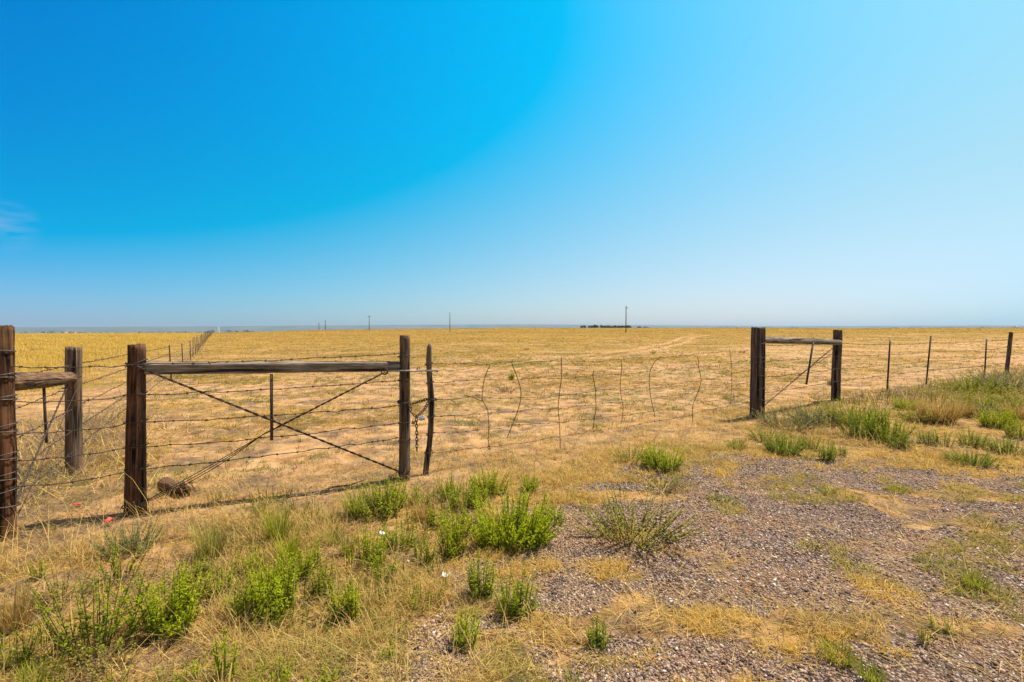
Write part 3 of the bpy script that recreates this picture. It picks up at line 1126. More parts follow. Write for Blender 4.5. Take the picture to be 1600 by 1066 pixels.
def chain(path, link=0.042):
    P = np.asarray(path, float)
    s = np.concatenate([[0], np.cumsum(np.linalg.norm(np.diff(P, axis=0), axis=1))])
    n = max(2, int(s[-1] / (link * 0.74)))
    out = []
    for i in range(n):
        q = (i + 0.5) / n * s[-1]
        c = np.array([np.interp(q, s, P[:, k]) for k in range(3)])
        c2 = np.array([np.interp(min(q + 0.01, s[-1]), s, P[:, k]) for k in range(3)])
        c1 = np.array([np.interp(max(q - 0.01, 0), s, P[:, k]) for k in range(3)])
        d = Vector(c2 - c1).normalized()
        # link: stadium lying along d, turned a quarter every other link
        a = np.linspace(0, 2 * math.pi, 16, endpoint=False)
        xs = 0.011 * np.cos(a)
        ys = np.where(np.sin(a) >= 0, 0.0095, -0.0095) + 0.0115 * np.sin(a)
        side = d.cross(Vector((0.2, 1, 0.1))).normalized()
        other = d.cross(side).normalized()
        u = side if i % 2 == 0 else (other * 0.8 + side * 0.6).normalized()
        loop = c + xs[:, None] * np.array(u) + ys[:, None] * np.array(d)
        loop = np.concatenate([loop, loop[:2]])
        out.append(tube(loop, 0.0042, 6, False))
    return out


qs = SQ[np.argmin(np.abs(SQ[:, 2] - (pE[2] + 0.76)))]
cD = up(pD, 0.745, 0.008)
kn = up(pD, 0.635, 0.135, -0.07)
lk = []
arc = [cD + 0.066 * V3(math.cos(a), math.sin(a), 0) + V3(0, 0, 0.035 * math.cos(a + 2.6)) for a in np.linspace(R(-70), R(-330), 14)]
lk += chain(arc)
lk += chain([cD + V3(0.055, -0.045, -0.02), (cD + kn) / 2 + V3(0.01, -0.02, -0.015), kn])
sA = [qs + 0.045 * V3(math.cos(a), math.sin(a), 0) for a in np.linspace(R(250), R(460), 8)]
lk += chain([kn, (kn + qs) / 2 + V3(0, -0.03, -0.02), sA[0]])
lk += chain(sA)
lk += chain([cD + V3(0.05, 0.04, 0.0), (cD + qs) / 2 + V3(0, 0.04, -0.004), qs + V3(-0.03, 0.03, 0.01)])
lk += chain([kn + V3(0, 0, -0.01), kn + V3(0.002, 0, -0.33)])
wraps(ch0, lk, M_CHAIN, 'link')

pl = empty('padlock', kn)
tag(pl, 'shiny steel padlock hanging on the gate chain', 'padlock')
k0 = V3(0.058, -0.03, -0.008)
V, F = box((0, 0, 0), (0.052, 0.026, 0.042))
body = mesh('lock_body', V, F, M_LOCK, pl)
body.location = k0
body.rotation_euler = (0, -0.25, 0.3)
bv = body.modifiers.new('bevel', 'BEVEL')
bv.width = 0.006
bv.segments = 2
wire_part('shackle', pl, [tube(np.array([kn + k0 + V3(-0.020, 0, -0.012), kn + k0 + V3(-0.045, 0.008, -0.014), kn + k0 + V3(-0.058, 0.012, 0.0), kn + k0 + V3(-0.048, 0.008, 0.016), kn + k0 + V3(-0.020, 0, 0.012)]), 0.005, 6)], M_STEEL)
pl2 = empty('padlock', kn + V3(-0.022, -0.02, -0.02))
tag(pl2, 'small dull brass padlock hanging left of the shiny one', 'padlock')
V, F = box((0, 0, 0), (0.034, 0.02, 0.034))
b_ = mesh('lock_body', V, F, M_BRASS, pl2)
b_.location = (-0.004, -0.005, -0.03)
b_.rotation_euler = (0, 0.5, 0.2)
bv = b_.modifiers.new('bevel', 'BEVEL')
bv.width = 0.004
bv.segments = 2
q0 = np.array(pl2.location)
wire_part('shackle', pl2, [tube(q0 + np.array([(-0.014, -0.004, -0.02), (-0.008, -0.002, 0.0), (0.004, 0, 0.008), (0.012, 0, -0.002), (0.010, -0.004, -0.022)]), 0.004, 6)], M_STEEL)

# ------------------------------------------------------------------ loose bits on the ground
lg = ground_at(276, 772)
V, F = timber(0.29, 0.064, 0.058, 29, groove=0.06, below=0.0, wob=0.02, chip=0.03)
stump = empty('log_piece', lg)
tag(stump, 'short broken log lying on sand behind the crossed brace wires', 'log')
o = mesh('trunk_piece', V, F, M_LOG, stump, smooth=True)
orient(o, (-0.15, 0.06, 0.08), (0.11, -0.07, 0.05))
sp_ = []
rl = np.random.default_rng(8)
dl = V3(0.23, -0.14, -0.015)
dl /= np.linalg.norm(dl)
for k in range(26):
    c = V3(0.11, -0.05, 0.06) + rl.normal(0, 0.03, 3) - dl * 0.02
    e = c + dl * rl.uniform(0.03, 0.10) + rl.normal(0, 0.015, 3)
    sp_.append(tube([c, (c + e) / 2, e], [0.010, 0.008, 0.001], 4))
V, F, _ = join(sp_)
mesh('splinters', V, F, M_STRAW if False else M_LOG, stump)


def scrap(name, p, size, m, label, cat, seed, lift=0.02):
    rs = np.random.default_rng(seed)
    n = 7
    g = np.linspace(-1, 1, n)
    X, Y = np.meshgrid(g, g, indexing='ij')
    Z = 0.5 * (fbm(X * 2 + seed, Y * 2, seed, 3) - 0.4) + 0.25 * np.abs(X)
    top = np.stack([X.ravel() * size[0], Y.ravel() * size[1], Z.ravel() * size[2]], 1)
    top[:, :2] += rs.normal(0, 0.06, (n * n, 2)) * np.array(size[:2])
    bot = top - V3(0, 0, 0.0015)
    i = np.arange(n - 1)[:, None] * n
    j = np.arange(n - 1)[None, :]
    F = np.stack([i + j, i + n + j, i + n + j + 1, i + j + 1], -1).reshape(-1, 4)
    V = np.concatenate([top, bot])
    F = np.concatenate([F, F[:, ::-1] + n * n])
    o = mesh(name, V, F, m, loc=(p[0], p[1], p[2] + lift))
    tag(o, label, cat)
    return o


scrap('plastic_scrap', ground_at(172, 822), (0.028, 0.025, 0.05), M_PLASTIC_RED, 'crumpled red plastic scrap at foot of the reddish post', 'litter', 2, 0.04)
scrap('plastic_scrap', ground_at(122, 792), (0.035, 0.016, 0.02), M_PLASTIC_RED, 'flat red plastic strip on sand between the left posts', 'litter', 5)
scrap('paper_scrap', ground_at(600, 846), (0.03, 0.025, 0.06), M_PAPER, 'white paper scrap among green stems below the gate post', 'litter', 7, 0.05)
scrap('paper_scrap', ground_at(697, 905), (0.022, 0.026, 0.04), M_PAPER, 'white paper scrap on gravelly straw near two small weeds', 'litter', 9, 0.02)
scrap('paper_scrap', ground_at(1441, 660), (0.05, 0.05, 0.08), M_PAPER, 'white paper scrap below the golden dry weed bush on the right', 'litter', 12, 0.04)

# weathered branch lying left of the gate post
br = empty('fallen_branch', ground_at(500, 775))
tag(br, 'long grey dead branch lying on sand left of the gate post', 'branch')
bp = [ground_at(x, y) + V3(0, 0, 0.02 + 0.02 * (i % 2)) for i, (x, y) in enumerate([(432, 787), (460, 782), (490, 776), (520, 768), (545, 762), (568, 757)])]
wire_part('limb', br, [tube(bp, [0.004, 0.006, 0.008, 0.009, 0.008, 0.005], 8), tube([bp[2], bp[2] + V3(-0.1, -0.12, 0.04), bp[2] + V3(-0.22, -0.17, 0.02)], [0.006, 0.004, 0.002], 6)], M_RAIL)

# ------------------------------------------------------------------ far things
M_CROSS = M_POLE
PG = 'utility poles across the field'
POLES = [(978, 522, 478, 'tallest and nearest wooden utility pole, standing right of centre beside the dark grove'),
         (703, 518, 488, 'second tallest utility pole, standing alone above the wooden gate rail'),
         (577, 517, 493, 'third tallest utility pole with a small crossarm on the horizon'),
         (508.5, 516, 501, 'fourth utility pole, right one of the two tiny close ones on the horizon'),
         (498.5, 516, 504.5, 'smallest utility pole, left one of the two tiny close ones on the horizon')]
PZ = [122, 172, 218, 392, 512]
for (px, pyb, pyt, lab), z in zip(POLES, PZ):
    x = (px - 800) / 800 * z
    base = V3(x, z, gz(x, z))
    top = EYE + (512 - pyt) / 800 * z
    h = top - base[2]
    root = empty('utility_pole', base)
    tag(root, lab, 'utility pole', PG)
    rr = max(0.11, z * 0.0006)
    V, F = tube([V3(0, 0, -0.3), V3(0, 0, h * 0.5), V3(0, 0, h)], [rr * 1.15, rr, rr * 0.8], 10)
    mesh('pole_shaft', V, F, M_POLE, root, smooth=True)
    if px != 703:
        V, F, _ = join([box((0, -rr * 0.8 - 0.06, h - 0.5), (1.7 if px < 600 else 0.9, 0.11, 0.13))])
        oo = mesh('crossarm', V, F, M_CROSS, root)
        oo.rotation_euler = (0, 0, R(47))
        ins = []
        for q in (-0.7, 0.7) if px < 600 else (-0.36, 0.36):
            ins.append(tube([V3(q, -rr * 0.8 - 0.06, h - 0.435), V3(q, -rr * 0.8 - 0.06, h - 0.30)], 0.05, 6))
        for V, F in ins:
            i2 = mesh('insulator', V, F, M_STEEL, root)
            i2.rotation_euler = (0, 0, R(47))


def crown(rs, w, h, n, base, leafsize, c0, c1):
    """leaf clumps scattered through an uneven crown"""
    k = 9
    cen = np.stack([rs.uniform(-0.6, 0.6, k) * w / 2, rs.uniform(-0.6, 0.6, k) * w / 2, base + h * rs.uniform(0.15, 0.8, k)], 1)
    rad = rs.uniform(0.22, 0.42, k) * min(w, h)
    idx = rs.integers(0, k, n)
    d = rs.normal(0, 1, (n, 3))
    d /= np.linalg.norm(d, axis=1)[:, None]
    P = cen[idx] + d * (rad[idx] * rs.uniform(0.3, 1.0, n) ** 0.5)[:, None]
    u = rs.normal(0, 1, (n, 3))
    u /= np.linalg.norm(u, axis=1)[:, None]
    v = np.cross(u, rs.normal(0, 1, (n, 3)))
    v /= np.linalg.norm(v, axis=1)[:, None]
    s = leafsize * rs.uniform(0.6, 1.3, n)[:, None]
    V = np.stack([P - u * s, P + v * s * 0.6, P + u * s, P - v * s * 0.6], 1).reshape(-1, 3)
    F = np.arange(n * 4).reshape(n, 4)
    f = rs.uniform(0, 1, n)[:, None]
    C = np.repeat(np.array(c0) * (1 - f) + np.array(c1) * f, 4, 0)
    return V, F, C


def tree(p, w, h, rs, label, group=None, cat='tree', n=260):
    root = empty('round_tree', p)
    tag(root, label, cat, group)
    parts = [tube([V3(0, 0, -0.5), V3(0.05 * w, 0, h * 0.35), V3(0, 0, h * 0.7)], [0.05 * h, 0.035 * h, 0.012 * h], 7)]
    for k in range(4):
        a = rs.uniform(0, 6.28)
        parts.append(tube([V3(0.04 * w, 0, h * 0.3), V3(w * 0.2 * math.cos(a), w * 0.2 * math.sin(a), h * 0.5), V3(w * 0.33 * math.cos(a), w * 0.33 * math.sin(a), h * 0.68)], [0.025 * h, 0.018 * h, 0.006 * h], 5))
    V, F, _ = join(parts)
    mesh('trunk', V, F, M_STICK, root)
    V, F, C = crown(rs, w, h * 0.9, n, h * 0.08, h * 0.10, (0.018, 0.034, 0.016), (0.045, 0.075, 0.03))
    mesh('crown', V, F, M_LEAF, root, col=C)


# the grove on the horizon: its solid middle is one mass, its loose trees are trees
rt = np.random.default_rng(71)


def far_spot(px, z):
    x = (px - 800) / 800 * z
    return V3(x, z, gz(x, z))


Vs = []
for px in np.concatenate([np.linspace(921, 934, 5), np.linspace(940, 985, 20)]):
    z = 640 + rt.uniform(-20, 60)
    p = far_spot(px + rt.uniform(-1, 1), z)
    hh = EYE + (512 - rt.uniform(507.6, 509.6)) / 800 * z - p[2]
    V, F, C = crown(rt, hh * 0.9, hh, 240, 0, 0.55, (0.018, 0.034, 0.016), (0.045, 0.075, 0.03))
    Vs.append((V + p, [F], C))
    tv, tf = tube([p - V3(0, 0, 0.5), p + V3(0, 0, hh * 0.6)], [0.3, 0.15], 5)
    Vs.append((tv, tf, (0.06, 0.045, 0.03)))
V, F, C = join(Vs)
o = mesh('distant_grove', V, F, M_LEAF, col=C)
tag(o, 'dark grove of trees in one mass on the horizon behind the tallest pole', 'grove', kind='stuff')
for px, yt, lab in ((909, 508.6, 'small round dark tree at the left end of the horizon grove'), (914, 508.2, 'taller dark tree between grove mass and its leftmost small tree'),
                    (999, 509.5, 'low dark tree just right of the horizon grove'), (1006.5, 510.2, 'tiny dark tree, left one of two specks right of the grove'),
                    (1011.5, 510.0, 'tiny dark tree, right one of two specks right of the grove')):
    p = far_spot(px, 650)
    hh = EYE + (512 - yt) / 800 * 650 - p[2]
    tree(p, 5.0 if px != 999 else 8.0, hh, rt, lab, 'trees of the grove on the horizon')
# lines of far shrubs along the edge of the plain
Vs = []
for a, b, z, n, hs in ((30, 330, 1300, 60, 518.6), (350, 400, 1500, 14, 516.0), (1090, 1360, 1500, 14, 511.2), (1390, 1640, 1500, 60, 511.0)):
    for px in rt.uniform(a, b, n):
        zz = z + rt.uniform(-150, 500)
        p = far_spot(px, zz)
        hh = max(2.0, EYE + (512 - hs + rt.uniform(-0.9, 0.9)) / 800 * zz - p[2])
        V, F, C = crown(rt, hh * rt.uniform(1, 2.4), hh, 60, 0, 1.0, (0.02, 0.034, 0.018), (0.05, 0.07, 0.03))
        Vs.append((V + p, [F], C))
V, F, C = join(Vs)
tag(mesh('distant_scrub', V, F, M_LEAF, col=C), 'thin dark lines of far shrubs along the edge of the plain', 'shrubs', kind='stuff')


def farmhouse(px, z, w, h, label, name='farm_building'):
    p = far_spot(px, z)
    h = EYE + (512 - h) / 800 * z - p[2]
    root = empty(name, p)
    tag(root, label, 'building', 'white buildings on the horizon')
    d = w * 0.6
    V, F = box((0, 0, h * 0.32), (w, d, h * 0.64))
    mesh('wall', V, F, M_WHITE, root)
    x, y = w / 2 + 0.3, d / 2 + 0.3
    V = np.array([(-x, -y, h * 0.643), (x, -y, h * 0.643), (x, y, h * 0.643), (-x, y, h * 0.643), (-x, 0, h), (x, 0, h)])
    mesh('roof', V, [np.array([(0, 1, 5, 4), (2, 3, 4, 5), (0, 3, 2, 1)]), np.array([(0, 4, 3), (1, 2, 5)])], M_ROOF if w < 12 else M_WHITE, root)
    V, F = box((w * 0.15, -d / 2 - 0.02, h * 0.2), (w * 0.12, 0.08, h * 0.4))
    mesh('door', V, F, M_ROOF, root)


farmhouse(102, 800, 6, 518.2, 'long low white building far off on the left horizon')
farmhouse(117, 820, 4, 518.3, 'small white building just right of the long one on left horizon')
farmhouse(1152, 900, 5, 510.6, 'tiny white building on the horizon left of thick dark gate post')
farmhouse(1588, 1100, 8, 509.8, 'tiny white building on the horizon at the right edge')
# pale lattice mast with guy struts at the end of the fence line
p = far_spot(342, 700)
ms = empty('lattice_mast', p)
tag(ms, 'slim pale mast on the horizon where the long fence line ends', 'mast')
hh = EYE + (512 - 510.5) / 800 * 700 - p[2]
parts = []
for sx, sy in ((-1, -1), (1, -1), (0, 1)):
    parts.append(tube([V3(sx * 2.4, sy * 2.4, -0.5), V3(sx * 0.25, sy * 0.25, hh)], [0.28, 0.2], 5))
for q in np.linspace(0.1, 0.9, 6):
    rr = 2.4 + (0.25 - 2.4) * q
    parts.append(tube([V3(-rr, -rr, hh * q), V3(rr, -rr, hh * q), V3(0, rr, hh * q), V3(-rr, -rr, hh * q)], 0.12, 4))
V, F, _ = join(parts)
mesh('lattice_frame', V, F, M_WHITE, ms)
V, F = tube([V3(0, 0, hh - 0.2), V3(0, 0, hh + 2.5)], 0.12, 6)
mesh('antenna', V, F, M_WHITE, ms)


# ------------------------------------------------------------------ grass
def blades(P, length, width, az, lean, curl, C0, C1, segs=3):
    """ribbons of grass; all arrays of length N -> V, tris, colours"""
    n = len(P)
    d = np.stack([np.sin(az), np.cos(az), np.zeros(n)], 1)
    s = np.stack([np.cos(az), -np.sin(az), np.zeros(n)], 1)
    pts = []
    cur = P.copy()
    ang = lean.copy()
    pts.append(cur.copy())
    for k in range(segs):
        step = (length / segs)[:, None]
        cur = cur + step * (np.sin(ang)[:, None] * d + np.cos(ang)[:, None] * np.array([0, 0, 1.0]))
        cur[:, 2] = np.maximum(cur[:, 2], P[:, 2] + 0.004)
        ang = ang + curl / segs
        pts.append(cur.copy())
    Vs, Cs = [], []
    for k in range(segs):
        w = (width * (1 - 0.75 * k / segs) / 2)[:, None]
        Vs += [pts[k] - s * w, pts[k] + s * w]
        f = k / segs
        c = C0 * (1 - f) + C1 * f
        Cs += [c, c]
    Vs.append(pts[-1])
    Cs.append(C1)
    m = 2 * segs + 1
    V = np.stack(Vs, 1).reshape(-1, 3)
    C = np.stack(Cs, 1).reshape(-1, 3)
    tri = []
    for k in range(segs - 1):
        a = 2 * k
        tri += [(a, a + 1, a + 3), (a, a + 3, a + 2)]
    a = 2 * (segs - 1)
    tri.append((a, a + 1, a + 2))
    tri = np.array(tri)
    F = (np.arange(n)[:, None, None] * m + tri[None]).reshape(-1, 3)
    return V, F, C


STRAW_A = np.array([0.42, 0.25, 0.065])
STRAW_B = np.array([0.95, 0.71, 0.24])
GOLD_A = np.array([0.60, 0.37, 0.06])
GOLD_B = np.array([0.95, 0.69, 0.16])
BROWN_A = np.array([0.21, 0.125, 0.038])
FIELD_B = np.array([0.80, 0.54, 0.10])
GREY_A = np.array([0.20, 0.145, 0.10])
GREEN_A = np.array([0.11, 0.16, 0.02])
GREEN_B = np.array([0.30, 0.36, 0.07])


def sample_field(n, r0, r1, p, amax=56):
    """points with density falling as 1/r^p"""
    g = np.linspace(r0, r1, 4000)
    w = g ** (1 - p)
    c = np.cumsum(w)
    r = np.interp(rng.uniform(0, c[-1], n), c, g)
    a = np.radians(rng.uniform(-amax, amax, n))
    return r * np.sin(a), r * np.cos(a), r


def tuft_blades(x, y, nb, spread, hmean, hvar, lean_m, wid, pal, green=None, curl=0.9, tone=None):
    """blades of many tufts in one go; nb blades each"""
    n = len(x)
    X = np.repeat(x, nb) + rng.normal(0, 1, n * nb) * np.repeat(spread, nb)
    Y = np.repeat(y, nb) + rng.normal(0, 1, n * nb) * np.repeat(spread, nb)
    Z = height(X, Y) - 0.004
    ln = np.repeat(hmean, nb) * np.clip(rng.normal(1, hvar, n * nb), 0.3, 2.0)
    az = rng.uniform(0, 2 * math.pi, n * nb)
    lean = np.abs(rng.normal(lean_m, 0.35, n * nb))
    w = np.repeat(wid, nb) * rng.uniform(0.7, 1.3, n * nb)
    base = rng.uniform(0, 1, n) if tone is None else tone
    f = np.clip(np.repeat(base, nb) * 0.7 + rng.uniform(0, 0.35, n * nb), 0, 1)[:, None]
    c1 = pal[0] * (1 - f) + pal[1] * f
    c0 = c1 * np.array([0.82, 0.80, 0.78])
    if green is not None:
        gg = np.repeat(green, nb)[:, None]
        cg = GREEN_A * (1 - f) + GREEN_B * f
        c1 = c1 * (1 - gg) + cg * gg
        c0 = c0 * (1 - gg) + cg * 0.8 * gg
    cu = rng.uniform(0.2, 1.0, n * nb) * curl
    return [np.stack([X, Y, Z], 1), ln, w, az, lean, cu, c0, c1]


def stuff(name, packs, m, label, cat, segs=3):
    parts = []
    for pk in packs:
        V, F, C = blades(*pk[:1], pk[1], pk[2], pk[3], pk[4], pk[5], pk[6], pk[7], segs=segs)
        parts.append((V, [F], C))
    V, F, C = join(parts)
    o = mesh(name, V, F, m, col=C)
    tag(o, label, cat, kind='stuff')
    return o


def build_grass():
    # --- roadside verge, dense and tangled
    x, y, r = sample_field(60000, 1.4, 14, 1.35)
    d = fence_d(x, y)
    g = gravel_m(x, y)
    pn = patch_n(x, y)
    gs_ = poly_sd(x, y, GRAVEL)
    sandy = sst(-0.9, -0.2, d) * sst(-1.9, -0.6, x) * sst(4.5, 2.5, x)
    acc = (1 - 0.85 * sandy) * (d < 0.9) * np.maximum(1 - sst(0.05, 0.5, g), 0.75 * sst(1.1, 0.1, gs_) * sst(0.48, 0.58, fbm(x / 0.3, y / 0.3, 44, 3))) * sst(0.40, 0.60, pn) * (1 - 0.75 * sst(-0.25, 0.7, d))
    acc = acc * (1 - 0.88 * sst(-1.0, -0.45, d) * sst(-1.0, -1.8, x))
    k = rng.uniform(0, 1, len(x)) < acc
    x, y, r, pn = x[k], y[k], r[k], pn[k]
    big = sst(0.55, 0.75, pn)
    hm = 0.035 + 0.11 * big * rng.uniform(0.2, 1, len(x)) ** 1.5
    gr = (rng.uniform(0, 1, len(x)) < 0.04 + 0.55 * sst(0.54, 0.66, fbm(x / 0.7, y / 0.7, 23, 3)) * sst(0.3, -1.2, x)) * rng.uniform(0.5, 1, len(x))
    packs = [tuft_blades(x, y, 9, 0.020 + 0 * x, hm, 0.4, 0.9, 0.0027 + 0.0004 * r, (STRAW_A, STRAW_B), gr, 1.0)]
    # long seed stalks arching over the rest
    xs, ys, r_ = sample_field(13000, 1.4, 11, 1.2)
    k = (fence_d(xs, ys) < 0.4) & (gravel_m(xs, ys) < 0.4) & (rng.uniform(0, 1, len(xs)) < 0.25 + 0.75 * sst(0.48, 0.6, patch_n(xs, ys)))
    xs, ys, r_ = xs[k], ys[k], r_[k]
    packs.append(tuft_blades(xs, ys, 2, 0.02 + 0 * xs, rng.uniform(0.12, 0.34, len(xs)), 0.3, 0.6, 0.0022 + 0.0003 * r_, (STRAW_A * 1.15, STRAW_B), None, 1.5))
    # straws and dead stems lying flat
    x, y, r = sample_field(110000, 1.3, 12, 1.3)
    d, g = fence_d(x, y), gravel_m(x, y)
    acc = (d < 0.6) * (1 - 0.86 * sst(0.1, 0.7, g) * sst(-0.1, 0.9, poly_sd(x, y, GRAVEL))) * (0.35 + 0.65 * sst(0.35, 0.55, fbm(x / 0.5, y / 0.5, 29, 3)))
    k = rng.uniform(0, 1, len(x)) < acc
    x, y, r = x[k], y[k], r[k]
    n = len(x)
    f = rng.uniform(0, 1, n)[:, None]
    gy = (rng.uniform(0, 1, n) < np.where(x < -1.2, 0.55, 0.28))[:, None]
    c = np.where(gy, GREY_A * (0.7 + 0.9 * f), STRAW_A * (1 - f) + STRAW_B * f)
    packs.append((np.stack([x, y, height(x, y) + 0.004 + rng.uniform(0, 0.012, n)], 1), rng.uniform(0.04, 0.22, n) * np.where(rng.uniform(0, 1, n) < 0.15, 1.6, 1), 0.0022 + 0.0006 * r * 0.5,
                  rng.uniform(0, 6.28, n), rng.uniform(1.15, 1.6, n), rng.uniform(-0.2, 0.5, n), c, c))
    stuff('dry_verge_grass', packs, M_STRAW, 'tangled dry straw coloured grass and fallen stems along the roadside verge', 'grass')

    # --- thin tufts in the gravel
    x, y, r = sample_field(120000, 1.3, 16, 1.2)
    d, g = fence_d(x, y), gravel_m(x, y)
    sd_ = poly_sd(x, y, GRAVEL)
    pn = fbm(x / 0.30, y / 0.26, 55, 3)
    thr = 0.615 - 0.09 * sst(1.4, 0.1, sd_) - 0.045 * sst(1.0, 3.5, x)
    acc = (d < -0.2) * sst(-0.5, 0.2, sd_) * sst(0, 0.05, pn - thr) * 0.75
    k = rng.uniform(0, 1, len(x)) < acc
    x, y, r = x[k], y[k], r[k]
    gr = np.clip(sst(0.50, 0.66, fbm(x / 1.1, y / 1.1, 57, 3) + 0.07 * sst(0.5, 2.5, x)) * rng.uniform(0.2, 0.9, len(x)), 0, 1)
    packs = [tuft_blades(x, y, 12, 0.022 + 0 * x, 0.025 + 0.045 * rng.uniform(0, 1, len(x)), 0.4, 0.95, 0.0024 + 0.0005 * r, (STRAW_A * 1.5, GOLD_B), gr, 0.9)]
    stuff('gravel_grass', packs, M_STRAW, 'thin yellow green grass tufts growing through the gravel', 'grass')

    # --- grazed field beyond the gate
    x, y, r = sample_field(150000, 4.2, 340, 1.75)
    d, sd_ = fence_d(x, y), side_d(x, y)
    cv = grass_cover(x, y)
    acc = (d > 0.2) * (sd_ < 0.3) * np.clip(0.06 + 1.0 * sst(0.28, 0.70, cv + 0.9 * (fbm(x / 0.7, y / 0.7, 63, 3) - 0.5)), 0, 1) * (1 - np.clip(track_m(x, y), 0, 1))
    k = rng.uniform(0, 1, len(x)) < acc
    x, y, r = x[k], y[k], r[k]
    gn = fbm(x / 3.1, y / 2.2, 91, 4)
    gr = (rng.uniform(0, 1, len(x)) < 0.04 + 0.75 * sst(0.50, 0.66, gn)) * rng.uniform(0.35, 0.9, len(x)) * sst(90, 20, r)
    near = r < 22
    # clumped bunches and low grey green forbs on the worn ground
    xb, yb, rb = sample_field(70000, 4.2, 30, 1.25)
    cl = fbm(xb / 0.38, yb / 0.30, 65, 3)
    kb = (fence_d(xb, yb) > 0.3) & (side_d(xb, yb) < 0.5) & (rng.uniform(0, 1, len(xb)) < sst(0.50, 0.66, cl))
    xb, yb, rb = xb[kb], yb[kb], rb[kb]
    gb = (rng.uniform(0, 1, len(xb)) < 0.14 + 0.86 * sst(0.44, 0.58, fbm(xb / 2.4, yb / 1.6, 66, 3))) * rng.uniform(0.4, 0.85, len(xb))
    # withered and dull green forbs through the stubble, coloured dark as tuft shadows
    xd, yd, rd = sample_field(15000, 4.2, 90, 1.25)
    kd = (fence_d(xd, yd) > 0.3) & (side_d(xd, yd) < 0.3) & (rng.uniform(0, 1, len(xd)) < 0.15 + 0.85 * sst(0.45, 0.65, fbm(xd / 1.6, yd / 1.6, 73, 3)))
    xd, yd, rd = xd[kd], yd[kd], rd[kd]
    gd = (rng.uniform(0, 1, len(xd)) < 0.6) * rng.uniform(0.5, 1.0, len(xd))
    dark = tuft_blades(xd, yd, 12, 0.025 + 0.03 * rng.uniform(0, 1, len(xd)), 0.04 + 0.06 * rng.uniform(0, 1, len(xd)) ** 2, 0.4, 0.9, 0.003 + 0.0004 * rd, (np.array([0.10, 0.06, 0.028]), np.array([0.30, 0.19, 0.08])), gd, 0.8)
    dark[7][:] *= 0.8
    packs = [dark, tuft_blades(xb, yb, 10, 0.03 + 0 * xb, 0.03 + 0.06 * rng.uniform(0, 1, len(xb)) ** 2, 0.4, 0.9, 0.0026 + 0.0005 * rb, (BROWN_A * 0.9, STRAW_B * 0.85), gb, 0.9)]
    for mk, nb in ((near, 9), (~near, 5)):
        xx, yy, rr = x[mk], y[mk], r[mk]
        tn = np.clip(sst(0.36, 0.60, fbm(xx / 0.9, yy / 0.9, 71, 4)) * 0.75 + 0.35 * sst(0.35, 0.65, fbm(xx / 14, yy / 5, 72, 3)) + rng.uniform(-0.15, 0.15, len(xx)), 0, 1)
        tn = np.where(rng.uniform(0, 1, len(xx)) < 0.05, -0.3, tn)
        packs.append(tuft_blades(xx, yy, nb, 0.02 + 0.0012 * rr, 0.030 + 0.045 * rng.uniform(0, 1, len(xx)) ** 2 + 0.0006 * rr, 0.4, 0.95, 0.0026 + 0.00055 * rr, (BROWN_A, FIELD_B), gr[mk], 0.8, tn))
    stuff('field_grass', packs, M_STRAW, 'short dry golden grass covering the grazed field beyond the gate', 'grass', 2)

    # --- ungrazed tall gold grass left of the long fence
    x, y, r = sample_field(75000, 6, 230, 1.4)
    sd_ = side_d(x, y)
    acc = sst(0.8, 4.0, sd_) * sst(5.0, 9.0, y) * (0.55 + 0.45 * sst(0.35, 0.6, fbm(x / 2.2, y / 2.2, 67, 3)))
    k = rng.uniform(0, 1, len(x)) < acc
    x, y, r, sd_ = x[k], y[k], r[k], sd_[k]
    hm = (0.16 + 0.22 * rng.uniform(0, 1, len(x))) * (0.5 + 0.5 * sst(1, 6, sd_))
    gr = (rng.uniform(0, 1, len(x)) < 0.06 + 0.3 * sst(3, 0.8, sd_)+ 0.3 * sst(0.6, 0.75, fbm(x / 9, y / 3.5, 68, 3))) * rng.uniform(0.3, 0.8, len(x))
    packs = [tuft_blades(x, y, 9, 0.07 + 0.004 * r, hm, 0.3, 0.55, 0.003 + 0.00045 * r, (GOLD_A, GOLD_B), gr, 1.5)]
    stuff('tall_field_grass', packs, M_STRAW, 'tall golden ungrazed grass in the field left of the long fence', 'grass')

    # --- dead weed stems piled along the foot of the long fence and the road fence
    px_, py_ = [], []
    t = rng.uniform(0.8, 60, 2600) ** 1.0
    o_ = rng.normal(0.35, 0.35, 2600)
    px_.append(pA[0] + PDIR[0] * t - PDIR[1] * o_)
    py_.append(pA[1] + PDIR[1] * t + PDIR[0] * o_)
    t = rng.uniform(0.9, 6.0, 6500)
    o_ = rng.normal(0.65, 0.55, 6500)
    px_.append(pA[0] + PDIR[0] * t - PDIR[1] * o_ + 0.3)
    py_.append(pA[1] + PDIR[1] * t + PDIR[0] * o_)
    s = rng.uniform(0, 1, 3600)
    ln = T4 + (T4 - T1) * 0.6 - pG
    px_.append(pG[0] + ln[0] * s + rng.normal(0.2, 0.35, 3600))
    py_.append(pG[1] + ln[1] * s + rng.normal(-0.35, 0.40, 3600))
    x, y = np.concatenate(px_), np.concatenate(py_)
    k = (fence_d(x, y) > 0.25) | (x > 4)
    x, y = x[k], y[k]
    n = len(x)
    f = rng.uniform(0, 1, n)[:, None]
    c = np.where(rng.uniform(0, 1, (n, 1)) < 0.6, GREY_A * (0.8 + 1.2 * f), STRAW_A * (1 - f) + STRAW_B * f)
    r = np.hypot(x, y)
